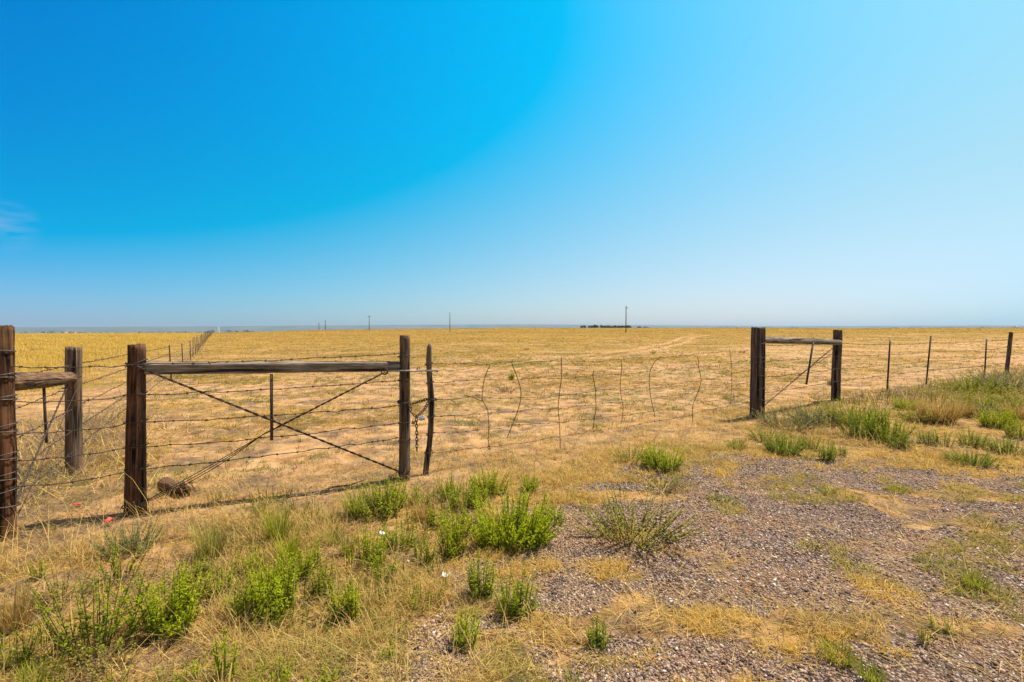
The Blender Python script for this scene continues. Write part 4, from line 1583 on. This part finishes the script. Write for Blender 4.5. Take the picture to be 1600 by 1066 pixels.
    stuff('dead_weed_stems', [(np.stack([x, y, height(x, y) + rng.uniform(0, 0.05, n)], 1), rng.uniform(0.08, 0.34, n), 0.003 + 0.0005 * r, rng.uniform(0, 6.28, n), rng.uniform(0.7, 1.6, n), rng.uniform(-0.6, 0.9, n), c, c)],
          M_STRAW, 'grey brown dead weed stems tangled along the foot of the fences', 'dead weeds')


build_grass()


# ------------------------------------------------------------------ crushed stone on the drive
def build_gravel():
    n = 340000
    x, y, r = sample_field(n, 1.35, 8.5, 1.15)
    g = gravel_m(x, y)
    bare = fbm(x / 0.62, y / 0.62, 83, 4)
    acc = np.maximum(sst(0.35, 0.75, g) * (1 - 0.5 * sst(0.58, 0.70, bare)), 0.035 * sst(0.0, 0.3, g) + 0.012 * (fence_d(x, y) < 0))
    k = rng.uniform(0, 1, n) < acc
    x, y, r = x[k], y[k], r[k]
    n = len(x)
    phi = (1 + 5 ** 0.5) / 2
    ico = np.array([(-1, phi, 0), (1, phi, 0), (-1, -phi, 0), (1, -phi, 0), (0, -1, phi), (0, 1, phi), (0, -1, -phi), (0, 1, -phi), (phi, 0, -1), (phi, 0, 1), (-phi, 0, -1), (-phi, 0, 1)], float)
    ico /= np.linalg.norm(ico[0])
    fi = np.array([(0, 11, 5), (0, 5, 1), (0, 1, 7), (0, 7, 10), (0, 10, 11), (1, 5, 9), (5, 11, 4), (11, 10, 2), (10, 7, 6), (7, 1, 8), (3, 9, 4), (3, 4, 2), (3, 2, 6), (3, 6, 8), (3, 8, 9), (4, 9, 5), (2, 4, 11), (6, 2, 10), (8, 6, 7), (9, 8, 1)])
    nv = 24      # variants
    var = ico[None] * rng.uniform(0.55, 1.35, (nv, 12, 1)) * rng.uniform(0.6, 1.4, (nv, 1, 3))
    s = np.clip(rng.lognormal(math.log(0.0040), 0.38, n), 0.002, 0.011) * (1 + 0.03 * r)
    a = rng.uniform(0, 6.28, n)
    ca, sa = np.cos(a), np.sin(a)
    B = var[rng.integers(0, nv, n)]
    vx = (B[:, :, 0] * ca[:, None] - B[:, :, 1] * sa[:, None]) * s[:, None] + x[:, None]
    vy = (B[:, :, 0] * sa[:, None] + B[:, :, 1] * ca[:, None]) * s[:, None] + y[:, None]
    vz = B[:, :, 2] * s[:, None] * 0.8 + (height(x, y) + s * 0.25)[:, None]
    V = np.stack([vx, vy, vz], -1).reshape(-1, 3)
    F = (np.arange(n)[:, None, None] * 12 + fi[None]).reshape(-1, 3)
    pal = np.array([(0.36, 0.235, 0.16), (0.54, 0.35, 0.235), (0.17, 0.115, 0.085), (0.68, 0.51, 0.38), (0.56, 0.31, 0.185), (0.40, 0.29, 0.245), (0.85, 0.74, 0.64), (0.085, 0.06, 0.05)])
    w = np.array([0.24, 0.19, 0.16, 0.11, 0.09, 0.14, 0.025, 0.05])
    c = pal[rng.choice(len(pal), n, p=w / w.sum())] * rng.uniform(0.8, 1.15, (n, 1))
    m, t, b = mat('crushed_stone')
    at = t.nodes.new('ShaderNodeVertexColor')
    at.layer_name = 'Col'
    nn = noise(t, ocoord(t), 220, 3, 0.6)
    t.links.new(mixc_(t, 0.6, at.outputs[0], ramp(t, nn, [(0.35, (0.65, 0.65, 0.65)), (0.65, (1.15, 1.15, 1.15))]), 'MULTIPLY'), b.inputs['Base Color'])
    b.inputs['Roughness'].default_value = 0.85
    b.inputs['Specular IOR Level'].default_value = 0.12
    o = mesh('gravel', V, F, m, col=np.repeat(c, 12, 0))
    tag(o, 'crushed pinkish grey stone spread over the drive', 'gravel', kind='stuff')


build_gravel()


# ------------------------------------------------------------------ green weeds
def leafy(rs, w, h, nstem, per, leaf, c0, c1, stemc=(0.16, 0.20, 0.05), splay=0.5, bare=0.12, lw=0.105):
    """upright many-stemmed weed with narrow leaves up every stem"""
    sv, lv = [], []
    LP, LU, LS, LL, LC = [], [], [], [], []
    for k in range(nstem):
        a = rs.uniform(0, 2 * math.pi)
        q = math.sqrt(rs.uniform(0, 1))
        b0 = V3(math.cos(a), math.sin(a), 0) * q * w * 0.36
        hh = h * rs.uniform(0.4, 1.08) * (1 - 0.30 * q)
        tip = b0 + V3(math.cos(a + rs.normal(0, 0.5)), math.sin(a + rs.normal(0, 0.5)), 0) * q * w * 0.30 * (0.5 + splay) + V3(0, 0, hh)
        mid = (b0 + tip) / 2 + V3(rs.normal(0, 0.03), rs.normal(0, 0.03), 0) * h
        t = np.linspace(0, 1, 6)[:, None]
        P = (1 - t) ** 2 * b0 + 2 * t * (1 - t) * mid + t ** 2 * tip
        P[0, 2] = -0.02
        sv.append(tube(P, np.linspace(0.0028, 0.0010, 6) * (0.6 + h * 1.2), 4, False))
        n = max(6, int(per * hh / h))
        tt = bare + (1 - bare) * rs.uniform(0, 1, n) ** 0.85
        C = np.stack([np.interp(tt, t[:, 0], P[:, i]) for i in range(3)], 1)
        az = rs.uniform(0, 2 * math.pi, n)
        el = rs.uniform(0.15, 1.15, n) + 0.35 * (tt > 0.85)
        U = np.stack([np.cos(az) * np.cos(el), np.sin(az) * np.cos(el), np.sin(el)], 1)
        S = np.stack([-np.sin(az), np.cos(az), rs.normal(0, 0.3, n)], 1)
        S /= np.linalg.norm(S, axis=1)[:, None]
        ll = leaf * rs.uniform(0.5, 1.2, n) * (1.15 - 0.6 * tt)
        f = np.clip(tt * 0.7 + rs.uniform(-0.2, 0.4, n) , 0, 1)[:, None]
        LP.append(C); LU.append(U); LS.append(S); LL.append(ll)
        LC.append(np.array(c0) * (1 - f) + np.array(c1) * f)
    P, U, S, ll, C = map(np.concatenate, (LP, LU, LS, LL, LC))
    n = len(P)
    l = ll[:, None]
    down = np.array([0, 0, -0.22])
    m1 = P + U * l * 0.5
    tipc = m1 + (U * 0.55 + down * 1.6) * l * 0.6      # the leaf bends over towards its tip
    V = np.stack([P, m1 + S * l * lw, m1 - S * l * lw, tipc], 1).reshape(-1, 3)
    i = np.arange(n)[:, None] * 4
    F = np.concatenate([i + np.array([[0, 1, 2]]), i + np.array([[1, 3, 2]])])
    SV, SF, _ = join(sv)
    return (SV, SF, np.broadcast_to(np.array(stemc), (len(SV), 3))), (V, F, np.repeat(C, 4, 0))


def clump(rs, w, h, n, c0, c1, wid=0.004, lean=0.35, curl=0.8):
    a = rs.uniform(0, 2 * math.pi, n)
    q = np.sqrt(rs.uniform(0, 1, n)) * w * 0.25
    P = np.stack([np.cos(a) * q, np.sin(a) * q, np.full(n, -0.01)], 1)
    ln = h * rs.uniform(0.5, 1.15, n)
    f = rs.uniform(0, 1, n)[:, None]
    C = np.array(c0) * (1 - f) + np.array(c1) * f
    az = math.pi / 2 - a + rs.normal(0, 0.7, n)
    return blades(P, ln, np.full(n, wid), az, np.abs(rs.normal(lean, 0.2, n)), rs.uniform(0.1, 1, n) * curl, C * 0.8, C)


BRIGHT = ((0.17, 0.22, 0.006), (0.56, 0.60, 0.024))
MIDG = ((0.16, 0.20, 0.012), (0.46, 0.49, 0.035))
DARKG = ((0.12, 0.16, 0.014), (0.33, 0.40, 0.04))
SAGE = ((0.15, 0.155, 0.05), (0.38, 0.38, 0.16))
OLIVE = ((0.22, 0.20, 0.035), (0.56, 0.50, 0.10))
YGREEN = ((0.20, 0.23, 0.02), (0.52, 0.50, 0.06))
RUST = ((0.22, 0.12, 0.06), (0.42, 0.25, 0.12))
GOLDP = ((0.36, 0.22, 0.05), (0.66, 0.46, 0.14))
# px, base py, width px, height px, kind, palette, density, label
W = [
    (798, 842, 126, 74, 'w', BRIGHT, 1.5, 'widest bright green bushy weed on the verge near centre'),
    (862, 818, 40, 34, 'w', BRIGHT, 0.8, 'small green weed at the right edge of the widest bushy weed'),
    (764, 770, 54, 42, 'w', BRIGHT, 1.2, 'dense round green weed behind the widest bushy weed'),
    (828, 768, 30, 34, 'w', BRIGHT, 0.9, 'small lone round green weed on sand behind the widest bushy weed'),
    (730, 792, 60, 45, 'w', MIDG, 0.8, 'loose straggly green weed right of the gate stick foot'),
    (700, 778, 44, 40, 'w', MIDG, 0.7, 'sparse green weed rising just right of the gate stick'),
    (588, 804, 78, 58, 'w', YGREEN, 1.1, 'yellowish green bushy weed left of the gate post foot'),
    (610, 790, 50, 48, 'w', BRIGHT, 1.0, 'bright green leafy weed touching the gate post foot from the left'),
    (558, 806, 60, 50, 'g', YGREEN, 1.0, 'yellow green grass clump beside the bushy weed left of gate post'),
    (705, 870, 42, 70, 'w', BRIGHT, 0.9, 'tall upright green weed left of the widest bushy weed'),
    (716, 835, 40, 50, 'w', MIDG, 0.7, 'loose green weed between gate stick and the tall upright weed'),
    (574, 880, 52, 58, 'w', BRIGHT, 0.9, 'green stemmed weed left of the white paper among verge stems'),
    (628, 856, 56, 50, 'w', MIDG, 0.7, 'thin green weed just right of the white paper among verge stems'),
    (543, 868, 40, 44, 'g', OLIVE, 0.8, 'olive grass clump left of the green stemmed weed by the paper'),
    (430, 958, 70, 90, 'w', BRIGHT, 1.3, 'large bright green weed clump on the left verge, tallest stems'),
    (462, 910, 50, 62, 'w', BRIGHT, 1.0, 'bright green stems at the upper right of the tallest left clump'),
    (434, 845, 56, 62, 'g', YGREEN, 1.3, 'tall yellow green grass clump above the bright left weed clump'),
    (488, 886, 24, 50, 'w', BRIGHT, 0.6, 'slender green weed on sand right of the bright left clump'),
    (392, 900, 40, 50, 'w', BRIGHT, 0.7, 'slim green weed left of the tall yellow green grass clump'),
    (346, 930, 42, 56, 'w', MIDG, 0.7, 'two stemmed green weed between leafy bush and bright clump'),
    (752, 934, 40, 70, 'w', MIDG, 1.0, 'upright green weed standing on gravelly straw right of white paper'),
    (806, 958, 60, 72, 'w', MIDG, 1.0, 'broad green weed right of the upright one on gravelly straw'),
    (728, 1008, 40, 64, 'w', BRIGHT, 0.9, 'green weed on gravel below the upright and broad pair'),
    (937, 1010, 34, 46, 'w', DARKG, 1.1, 'dark green compact weed alone on gravel at bottom centre'),
    (534, 970, 30, 78, 'w', BRIGHT, 0.6, 'tall thin green weed in dry straw left of bottom centre'),
    (554, 966, 28, 74, 'w', BRIGHT, 0.6, 'thin green weed paired right of the tall thin one'),
    (262, 985, 90, 100, 'w', BRIGHT, 1.1, 'broad leafy green bush on the lower left verge'),
    (150, 1015, 110, 140, 's', MIDG, 1.0, 'sparse spiky green weed with bare stems at the lower left'),
    (222, 945, 60, 70, 's', MIDG, 0.7, 'small pale sparse weed behind the broad leafy bush'),
    (205, 860, 80, 44, 'w', SAGE, 1.1, 'low grey green plant beside the crumpled red scrap'),
    (62, 905, 24, 36, 'w', MIDG, 0.6, 'tiny green sprig on sand below the left corner post'),
    (24, 985, 60, 84, 'g', GOLDP, 1.1, 'upright golden bunch grass at the lower left edge'),
    (60, 1070, 80, 44, 'g', YGREEN, 1.2, 'bright yellow green grass tuft in the bottom left corner'),
    (352, 1072, 30, 90, 'w', BRIGHT, 0.7, 'narrow green weed at the bottom edge below the leafy bush'),
    (425, 1075, 60, 46, 'w', BRIGHT, 0.9, 'short green weed cut by the bottom edge, left one'),
    (500, 1078, 50, 40, 'w', BRIGHT, 0.8, 'short green weed cut by the bottom edge, right one'),
    (605, 1032, 16, 40, 'w', BRIGHT, 0.5, 'tiny thin green sprig in gravel left of bottom centre'),
    (1035, 732, 58, 44, 'w', BRIGHT, 1.2, 'bright round green bush on the gravel edge right of centre'),
    (986, 722, 60, 30, 's', MIDG, 0.9, 'loose flat green weed left of the bright round bush'),
    (1034, 762, 84, 34, 's', OLIVE, 1.0, 'low brownish green weed in front of the bright round bush'),
    (985, 842, 124, 80, 's', OLIVE, 1.6, 'wide sparse olive brown weed on gravel right of centre'),
    (1222, 708, 52, 32, 'w', DARKG, 1.3, 'round dark green weed below the thick squared gate post'),
    (1266, 702, 28, 24, 'w', DARKG, 0.9, 'small dark green weed right of the round one by thick post'),
    (1293, 720, 28, 36, 'w', DARKG, 0.8, 'little upright dark green weed on the gravel edge, right side'),
    (1314, 712, 20, 20, 'w', DARKG, 0.7, 'tiny dark green weed right of the little upright one'),
    (1265, 718, 20, 12, 'w', MIDG, 0.6, 'tiny flat green weed left of the little upright one'),
    (1232, 668, 72, 36, 's', SAGE, 1.5, 'grey green weed mound at the foot of the right brace'),
    (1268, 660, 60, 36, 's', SAGE, 1.2, 'grey green weed mound under the thin right rail'),
    (1302, 664, 60, 40, 's', OLIVE, 1.1, 'brownish weed mound at the foot of the rough dark post'),
    (1350, 682, 60, 56, 'w', DARKG, 0.7, 'tall dark green weed bush right of the right brace'),
    (1384, 688, 60, 50, 'w', MIDG, 0.7, 'dark green weed bush right beside the tall one by the brace'),
    (1406, 700, 34, 26, 'w', DARKG, 1.0, 'low dark green weed at the right foot of the dark bushes'),
    (1450, 694, 26, 26, 'w', DARKG, 0.6, 'small green sprig under the golden bush, left one of two'),
    (1474, 697, 30, 26, 'w', DARKG, 0.6, 'small green sprig under the golden bush, right one of two'),
    (1415, 640, 56, 24, 'g', YGREEN, 1.2, 'green grass patch left of the golden dry bush'),
    (1466, 660, 82, 48, 'g', GOLDP, 2.2, 'golden dry weed bush beside the right roadside fence'),
    (1562, 668, 50, 34, 'w', BRIGHT, 1.3, 'bright green weed among dry stems below the right fence'),
    (1530, 650, 60, 30, 's', SAGE, 1.2, 'grey green weed left of the bright one below the right fence'),
    (1518, 726, 66, 24, 'w', DARKG, 1.2, 'spreading low dark green weed near the right edge'),
    (1520, 697, 40, 30, 'w', MIDG, 0.8, 'upright green weed behind the spreading low one'),
    (1574, 708, 56, 26, 'w', DARKG, 1.1, 'bushy low green weed at the right edge'),
    (1592, 685, 30, 30, 'w', MIDG, 0.9, 'green weed cut by the right edge'),
    (1470, 622, 70, 20, 's', OLIVE, 1.3, 'thin olive weed strip behind the golden dry bush'),
    (1522, 614, 70, 30, 's', MIDG, 1.6, 'green weed mass before the pale tipped post'),
    (1575, 612, 70, 40, 's', SAGE, 1.6, 'grey green weed mass before the leaning wooden post'),
    (1600, 635, 60, 36, 's', OLIVE, 1.2, 'brownish weed mass at the right edge below the fence'),
    (452, 880, 46, 60, 'g', BRIGHT, 1.0, 'bright green grass between the tall yellow clump and bright left weed'),
    (412, 935, 40, 66, 'w', BRIGHT, 0.8, 'bright green weed hugging the left side of the tallest left clump'),
    (300, 945, 44, 54, 'w', BRIGHT, 0.8, 'small bright weed right behind the broad leafy bush'),
    (330, 870, 70, 70, 'g', OLIVE, 1.0, 'olive dry grass clump left of the tall yellow green grass'),
    (660, 812, 50, 40, 'g', GOLDP, 1.0, 'golden dry grass clump below the foot of the gate stick'),
    (520, 850, 46, 40, 'g', OLIVE, 0.7, 'olive grass clump right of the slender weed on sand'),
    (655, 790, 34, 34, 'w', MIDG, 0.7, 'green weed close against the foot of the gate post, right side'),
    (685, 822, 30, 36, 'w', BRIGHT, 0.7, 'little green weed below the sparse one beside the gate stick'),
    (100, 940, 70, 60, 's', OLIVE, 1.0, 'thin olive weed above the sparse spiky one at lower left'),
    (260, 1075, 50, 40, 'w', MIDG, 0.8, 'green weed cut by the bottom edge under the spiky one'),
    (20, 1040, 50, 60, 'w', MIDG, 0.8, 'dark leafy weed in the lower left corner behind the yellow tuft'),
    (1150, 700, 50, 20, 'g', OLIVE, 1.0, 'olive grass left of the round dark weed by thick post'),
    (1200, 690, 44, 30, 's', MIDG, 1.0, 'green sprigs at the very foot of the thick squared post'),
    (1336, 664, 60, 44, 's', MIDG, 1.3, 'green weedy tangle between rough dark post and dark bushes'),
    (1440, 660, 50, 34, 's', OLIVE, 1.2, 'olive weed left against the golden dry bush'),
    (1548, 640, 70, 34, 's', MIDG, 1.4, 'green weedy mass below the leaning wooden post'),
    (1500, 650, 60, 30, 'g', GOLDP, 1.4, 'pale straw clump right of the golden dry bush'),
    (1590, 655, 60, 34, 'g', GOLDP, 1.2, 'dry golden clump at the right edge above the cut weed'),
    (185, 905, 50, 60, 's', MIDG, 0.9, 'pale leggy weed above the sparse spiky weed on the left verge'),
    (300, 905, 46, 44, 'w', MIDG, 0.7, 'thin green weed behind the small bright one by the leafy bush'),
    (375, 965, 44, 60, 'w', MIDG, 0.8, 'thin green weed left of the large bright clump base'),
    (500, 930, 36, 60, 'w', MIDG, 0.7, 'thin green weed right of the large bright clump'),
    (600, 905, 40, 46, 'w', MIDG, 0.7, 'thin green weed below the white paper among verge stems'),
    (660, 880, 36, 44, 'w', MIDG, 0.7, 'thin green weed left of the tall upright weed'),
    (845, 850, 40, 40, 'w', BRIGHT, 1.0, 'bright weed joining the widest bushy weed at its lower right'),
    (770, 850, 60, 50, 'w', BRIGHT, 1.1, 'bright weed joining the widest bushy weed at its lower left'),
    (175, 1060, 60, 60, 's', OLIVE, 0.9, 'brown olive weed at the bottom edge under the sparse spiky weed'),
    (300, 1065, 30, 50, 'w', BRIGHT, 0.6, 'narrow weed at the bottom edge left of another narrow one'),
    (1127, 786, 44, 16, 'w', MIDG, 0.7, 'flat green weed mat on gravel right of centre'),
    (1291, 771, 26, 12, 'w', MIDG, 0.7, 'small flat green weed on the gravel, right side'),
    (1402, 768, 50, 12, 'g', YGREEN, 0.9, 'low green grass mat on the gravel at right'),
    (1526, 918, 64, 28, 'g', YGREEN, 1.2, 'green grass patch on gravel near right edge'),
    (1466, 986, 36, 28, 'w', MIDG, 0.7, 'small leafy green weed on gravel at lower right'),
    (1445, 1006, 18, 40, 's', OLIVE, 0.6, 'thin brownish weed on gravel at lower right'),
    (1310, 1030, 84, 30, 'g', YGREEN, 1.4, 'large olive green grass patch on the lower right gravel'),
    (1360, 1062, 60, 36, 'g', YGREEN, 1.2, 'yellow green grass patch at bottom edge of the gravel'),
    (900, 1075, 40, 30, 'w', YGREEN, 0.8, 'yellow green weed at the bottom edge near centre'),
    (790, 614, 24, 15, 's', RUST, 0.7, 'reddish brown weed in the field behind the wire gate'),
    (800, 594, 10, 14, 'w', MIDG, 0.7, 'small green weed just behind the reddish brown one'),
    (1297, 602, 10, 14, 'w', GOLDP, 0.8, 'yellow flowering plant just left of the rough dark post'),
    (1021, 553, 9, 7, 's', MIDG, 0.6, 'small dark shrub far in the field right of centre'),
    (823, 547, 8, 4, 's', RUST, 0.6, 'small rusty clump alone in the mid field'),
    (1160, 552, 9, 5, 's', RUST, 0.6, 'small brown clump in the field left of thick gate post'),
]
rs_all = np.random.default_rng(2024)
for px, py, wp, hp, kind, pal, dens, lab in W:
    p = ground_at(px, py)
    dep = p[1]
    w, h = wp / 800 * dep, hp / 800 * dep
    rs = np.random.default_rng(int(px * 31 + py))
    catg = 'grass clump' if kind == 'g' else 'weed'
    if kind == 'g':
        n = int(np.clip(190 * dens * (w / 0.3) ** 0.7, 50, 700))
        V, F, C = clump(rs, w, h, n, pal[0], pal[1], 0.0030 + 0.0007 * dep, 0.42 if h < w else 0.25)
        o = mesh('grass_clump', V, F, M_LEAF, col=C, loc=p)
        tag(o, lab, catg, 'plants on the verge and drive')
        continue
    far_k = min(1.0, 4.0 / dep)
    leaf = np.clip(0.045 * (h / 0.35) ** 0.4, 0.021, 0.058) * (1 + 0.05 * dep)
    if kind == 'w':
        ns = int(np.clip(52 * dens * (w / 0.3) ** 0.9, 7, 130))
        per = int(np.clip(64 * (h / 0.35) ** 0.8, 18, 80) * (0.6 + 0.4 * far_k))
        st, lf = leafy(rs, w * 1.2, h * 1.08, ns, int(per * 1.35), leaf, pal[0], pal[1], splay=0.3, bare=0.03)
    else:
        ns = int(np.clip(46 * dens * (w / 0.4) ** 0.8, 12, 120))
        per = int(np.clip(52 * (h / 0.35) ** 0.8, 20, 70))
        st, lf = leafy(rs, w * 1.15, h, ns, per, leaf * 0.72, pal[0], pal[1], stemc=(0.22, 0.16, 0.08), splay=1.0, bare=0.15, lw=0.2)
    root = empty('green_weed' if pal not in (RUST, GOLDP) else 'dry_weed', p)
    tag(root, lab, catg, 'plants on the verge and drive')
    mesh('stems', st[0], st[1], M_LEAF, root, col=st[2])
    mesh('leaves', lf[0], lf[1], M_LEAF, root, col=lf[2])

# undergrowth of single leafy stems that knits the verge together
def undergrowth():
    rs = np.random.default_rng(515)
    protos = []
    for k in range(10):
        st, lf = leafy(rs, 0.03, 0.2, 1, 26, 0.030, (0.9, 0.9, 0.9), (1.0, 1.0, 1.0), stemc=(0.8, 0.8, 0.7), splay=0.8, bare=0.1)
        V, F, C = join([(st[0], st[1], st[2]), (lf[0], [lf[1]], lf[2])])
        F = np.concatenate([F[0]] + [np.concatenate([f[:, [0, 1, 2]], f[:, [0, 2, 3]]]) for f in F[1:]])
        f_ = np.concatenate([np.zeros(len(st[0])), lf[2][:, 0] * 0 + np.clip(lf[0][:, 2] / 0.2, 0, 1)])
        protos.append((V, F, f_))
    P, H, K = [], [], []
    x = rs.uniform(-5.2, 1.0, 26000)
    y = rs.uniform(1.2, 6.0, 26000)
    d = fence_d(x, y)
    n1 = fbm(x / 0.55, y / 0.55, 301, 4)
    acc = (d < 0.05 - 0.95 * (x > -1.1) - 0.3 * (x < -1.9)) * (d > -2.9) * sst(0.50, 0.62, n1 + 0.05 * sst(-1.0, -0.2, d) - 0.03 * sst(0.0, 1.0, x)) * 0.55 * (gravel_m(x, y) < 0.35) * (np.abs(x / y) < 1.15)
    k = rs.uniform(0, 1, len(x)) < acc
    P.append(np.stack([x[k], y[k]], 1)); H.append(rs.uniform(0.05, 0.20, k.sum())); K.append(rs.choice([0, 0, 1, 1, 2, 3], k.sum()))
    n = 1150
    q = rs.uniform(-0.12, 1.25, n)
    o = rs.gamma(2.0, 0.32, n)
    ln = T4 - pG
    nn = V3(ln[1], -ln[0], 0) / np.linalg.norm(ln[:2])
    P.append(np.stack([pG[0] + ln[0] * q + nn[0] * o, pG[1] + ln[1] * q + nn[1] * o], 1)); H.append(rs.uniform(0.10, 0.34, n)); K.append(rs.choice([1, 1, 2, 2, 3, 4, 5, 5], n))
    P, H, K = np.concatenate(P), np.concatenate(H), np.concatenate(K)
    pals = [BRIGHT, MIDG, OLIVE, YGREEN, SAGE, GOLDP]
    parts = []
    for i in range(len(P)):
        V, F, f_ = protos[i % 10]
        a = rs.uniform(0, 6.28)
        s_ = H[i] / 0.2
        w_ = s_ ** 0.6 * (1.0 + 0.06 * P[i][1])
        c, sn = math.cos(a), math.sin(a)
        tx, ty = rs.normal(0, 0.18, 2)
        W = np.stack([(V[:, 0] * c - V[:, 1] * sn) * w_ + tx * V[:, 2] * s_ + P[i][0], (V[:, 0] * sn + V[:, 1] * c) * w_ + ty * V[:, 2] * s_ + P[i][1], V[:, 2] * s_ + gz(*P[i])], 1)
        p_ = pals[K[i]]
        C = np.array(p_[0]) * (1 - f_[:, None]) + np.array(p_[1]) * f_[:, None]
        parts.append((W, [F], C * rs.uniform(0.75, 1.1)))
    V, F, C = join(parts)
    tag(mesh('mixed_undergrowth', V, F, M_LEAF, col=C), 'loose green and drying stems growing between the larger weeds of the verge', 'undergrowth', kind='stuff')


undergrowth()

# small sprouts dotted over the worn ground beyond the wire gate
GS = 'sprouts beyond the wire gate'
protos = []
for k in range(4):
    rs = np.random.default_rng(900 + k)
    st, lf = leafy(rs, 0.16, 0.10, 9, 12, 0.035, MIDG[0], MIDG[1] if k % 2 else BRIGHT[1], splay=0.6)
    V, F, C = join([(st[0], st[1], st[2]), (lf[0], [lf[1]], lf[2])])
    protos.append((V, F, C))
spots = [(855, 648), (855, 659), (868, 660), (931, 667), (940, 676), (968, 638), (980, 633), (994, 630), (967, 625), (942, 618), (1097, 628), (1068, 655), (1132, 611),
         (1139, 642), (1043, 664), (1052, 651), (830, 700), (797, 722), (895, 727), (1000, 652), (920, 611), (880, 590), (760, 640), (720, 650), (835, 630), (905, 640),
         (425, 650), (500, 660), (470, 690), (330, 668), (360, 640), (545, 700), (300, 700), (250, 715), (520, 640), (390, 705), (160, 760), (350, 780), (560, 655)]
me_p = []
for V, F, C in protos:
    o = mesh('field_sprout', V, F, M_LEAF, col=C)
    me_p.append(o.data)
    bpy.data.objects.remove(o)
for i, (px, py) in enumerate(spots):
    p = ground_at(px, py)
    o = bpy.data.objects.new('field_sprout', me_p[i % 4])
    COL.objects.link(o)
    o.location = p
    o.rotation_euler = (0, 0, i * 1.3)
    s = 0.55 + 0.5 * ((i * 37) % 10) / 10
    o.scale = (s, s, s * 0.9)
    tag(o, 'tiny green sprout dotted over the bare worn ground beyond the gate', 'sprout', GS)

# ------------------------------------------------------------------ the summer haze over the plain
hb = 10500.0
lo, hi = -66.0, 58.0
V, F = box((0, 0, (lo + hi) / 2), (2 * hb, 2 * hb, hi - lo))
mh = bpy.data.materials.new('haze_air')
mh.use_nodes = True
t = mh.node_tree
t.nodes.remove(t.nodes['Principled BSDF'])
pv = t.nodes.new('ShaderNodeVolumePrincipled')
pv.inputs['Color'].default_value = (0.62, 0.82, 1.0, 1)
pv.inputs['Density'].default_value = 7.5e-5
pv.inputs['Anisotropy'].default_value = 0.2
t.links.new(pv.outputs[0], t.nodes['Material Output'].inputs['Volume'])
tag(mesh('haze', V, F, mh), kind='stuff')
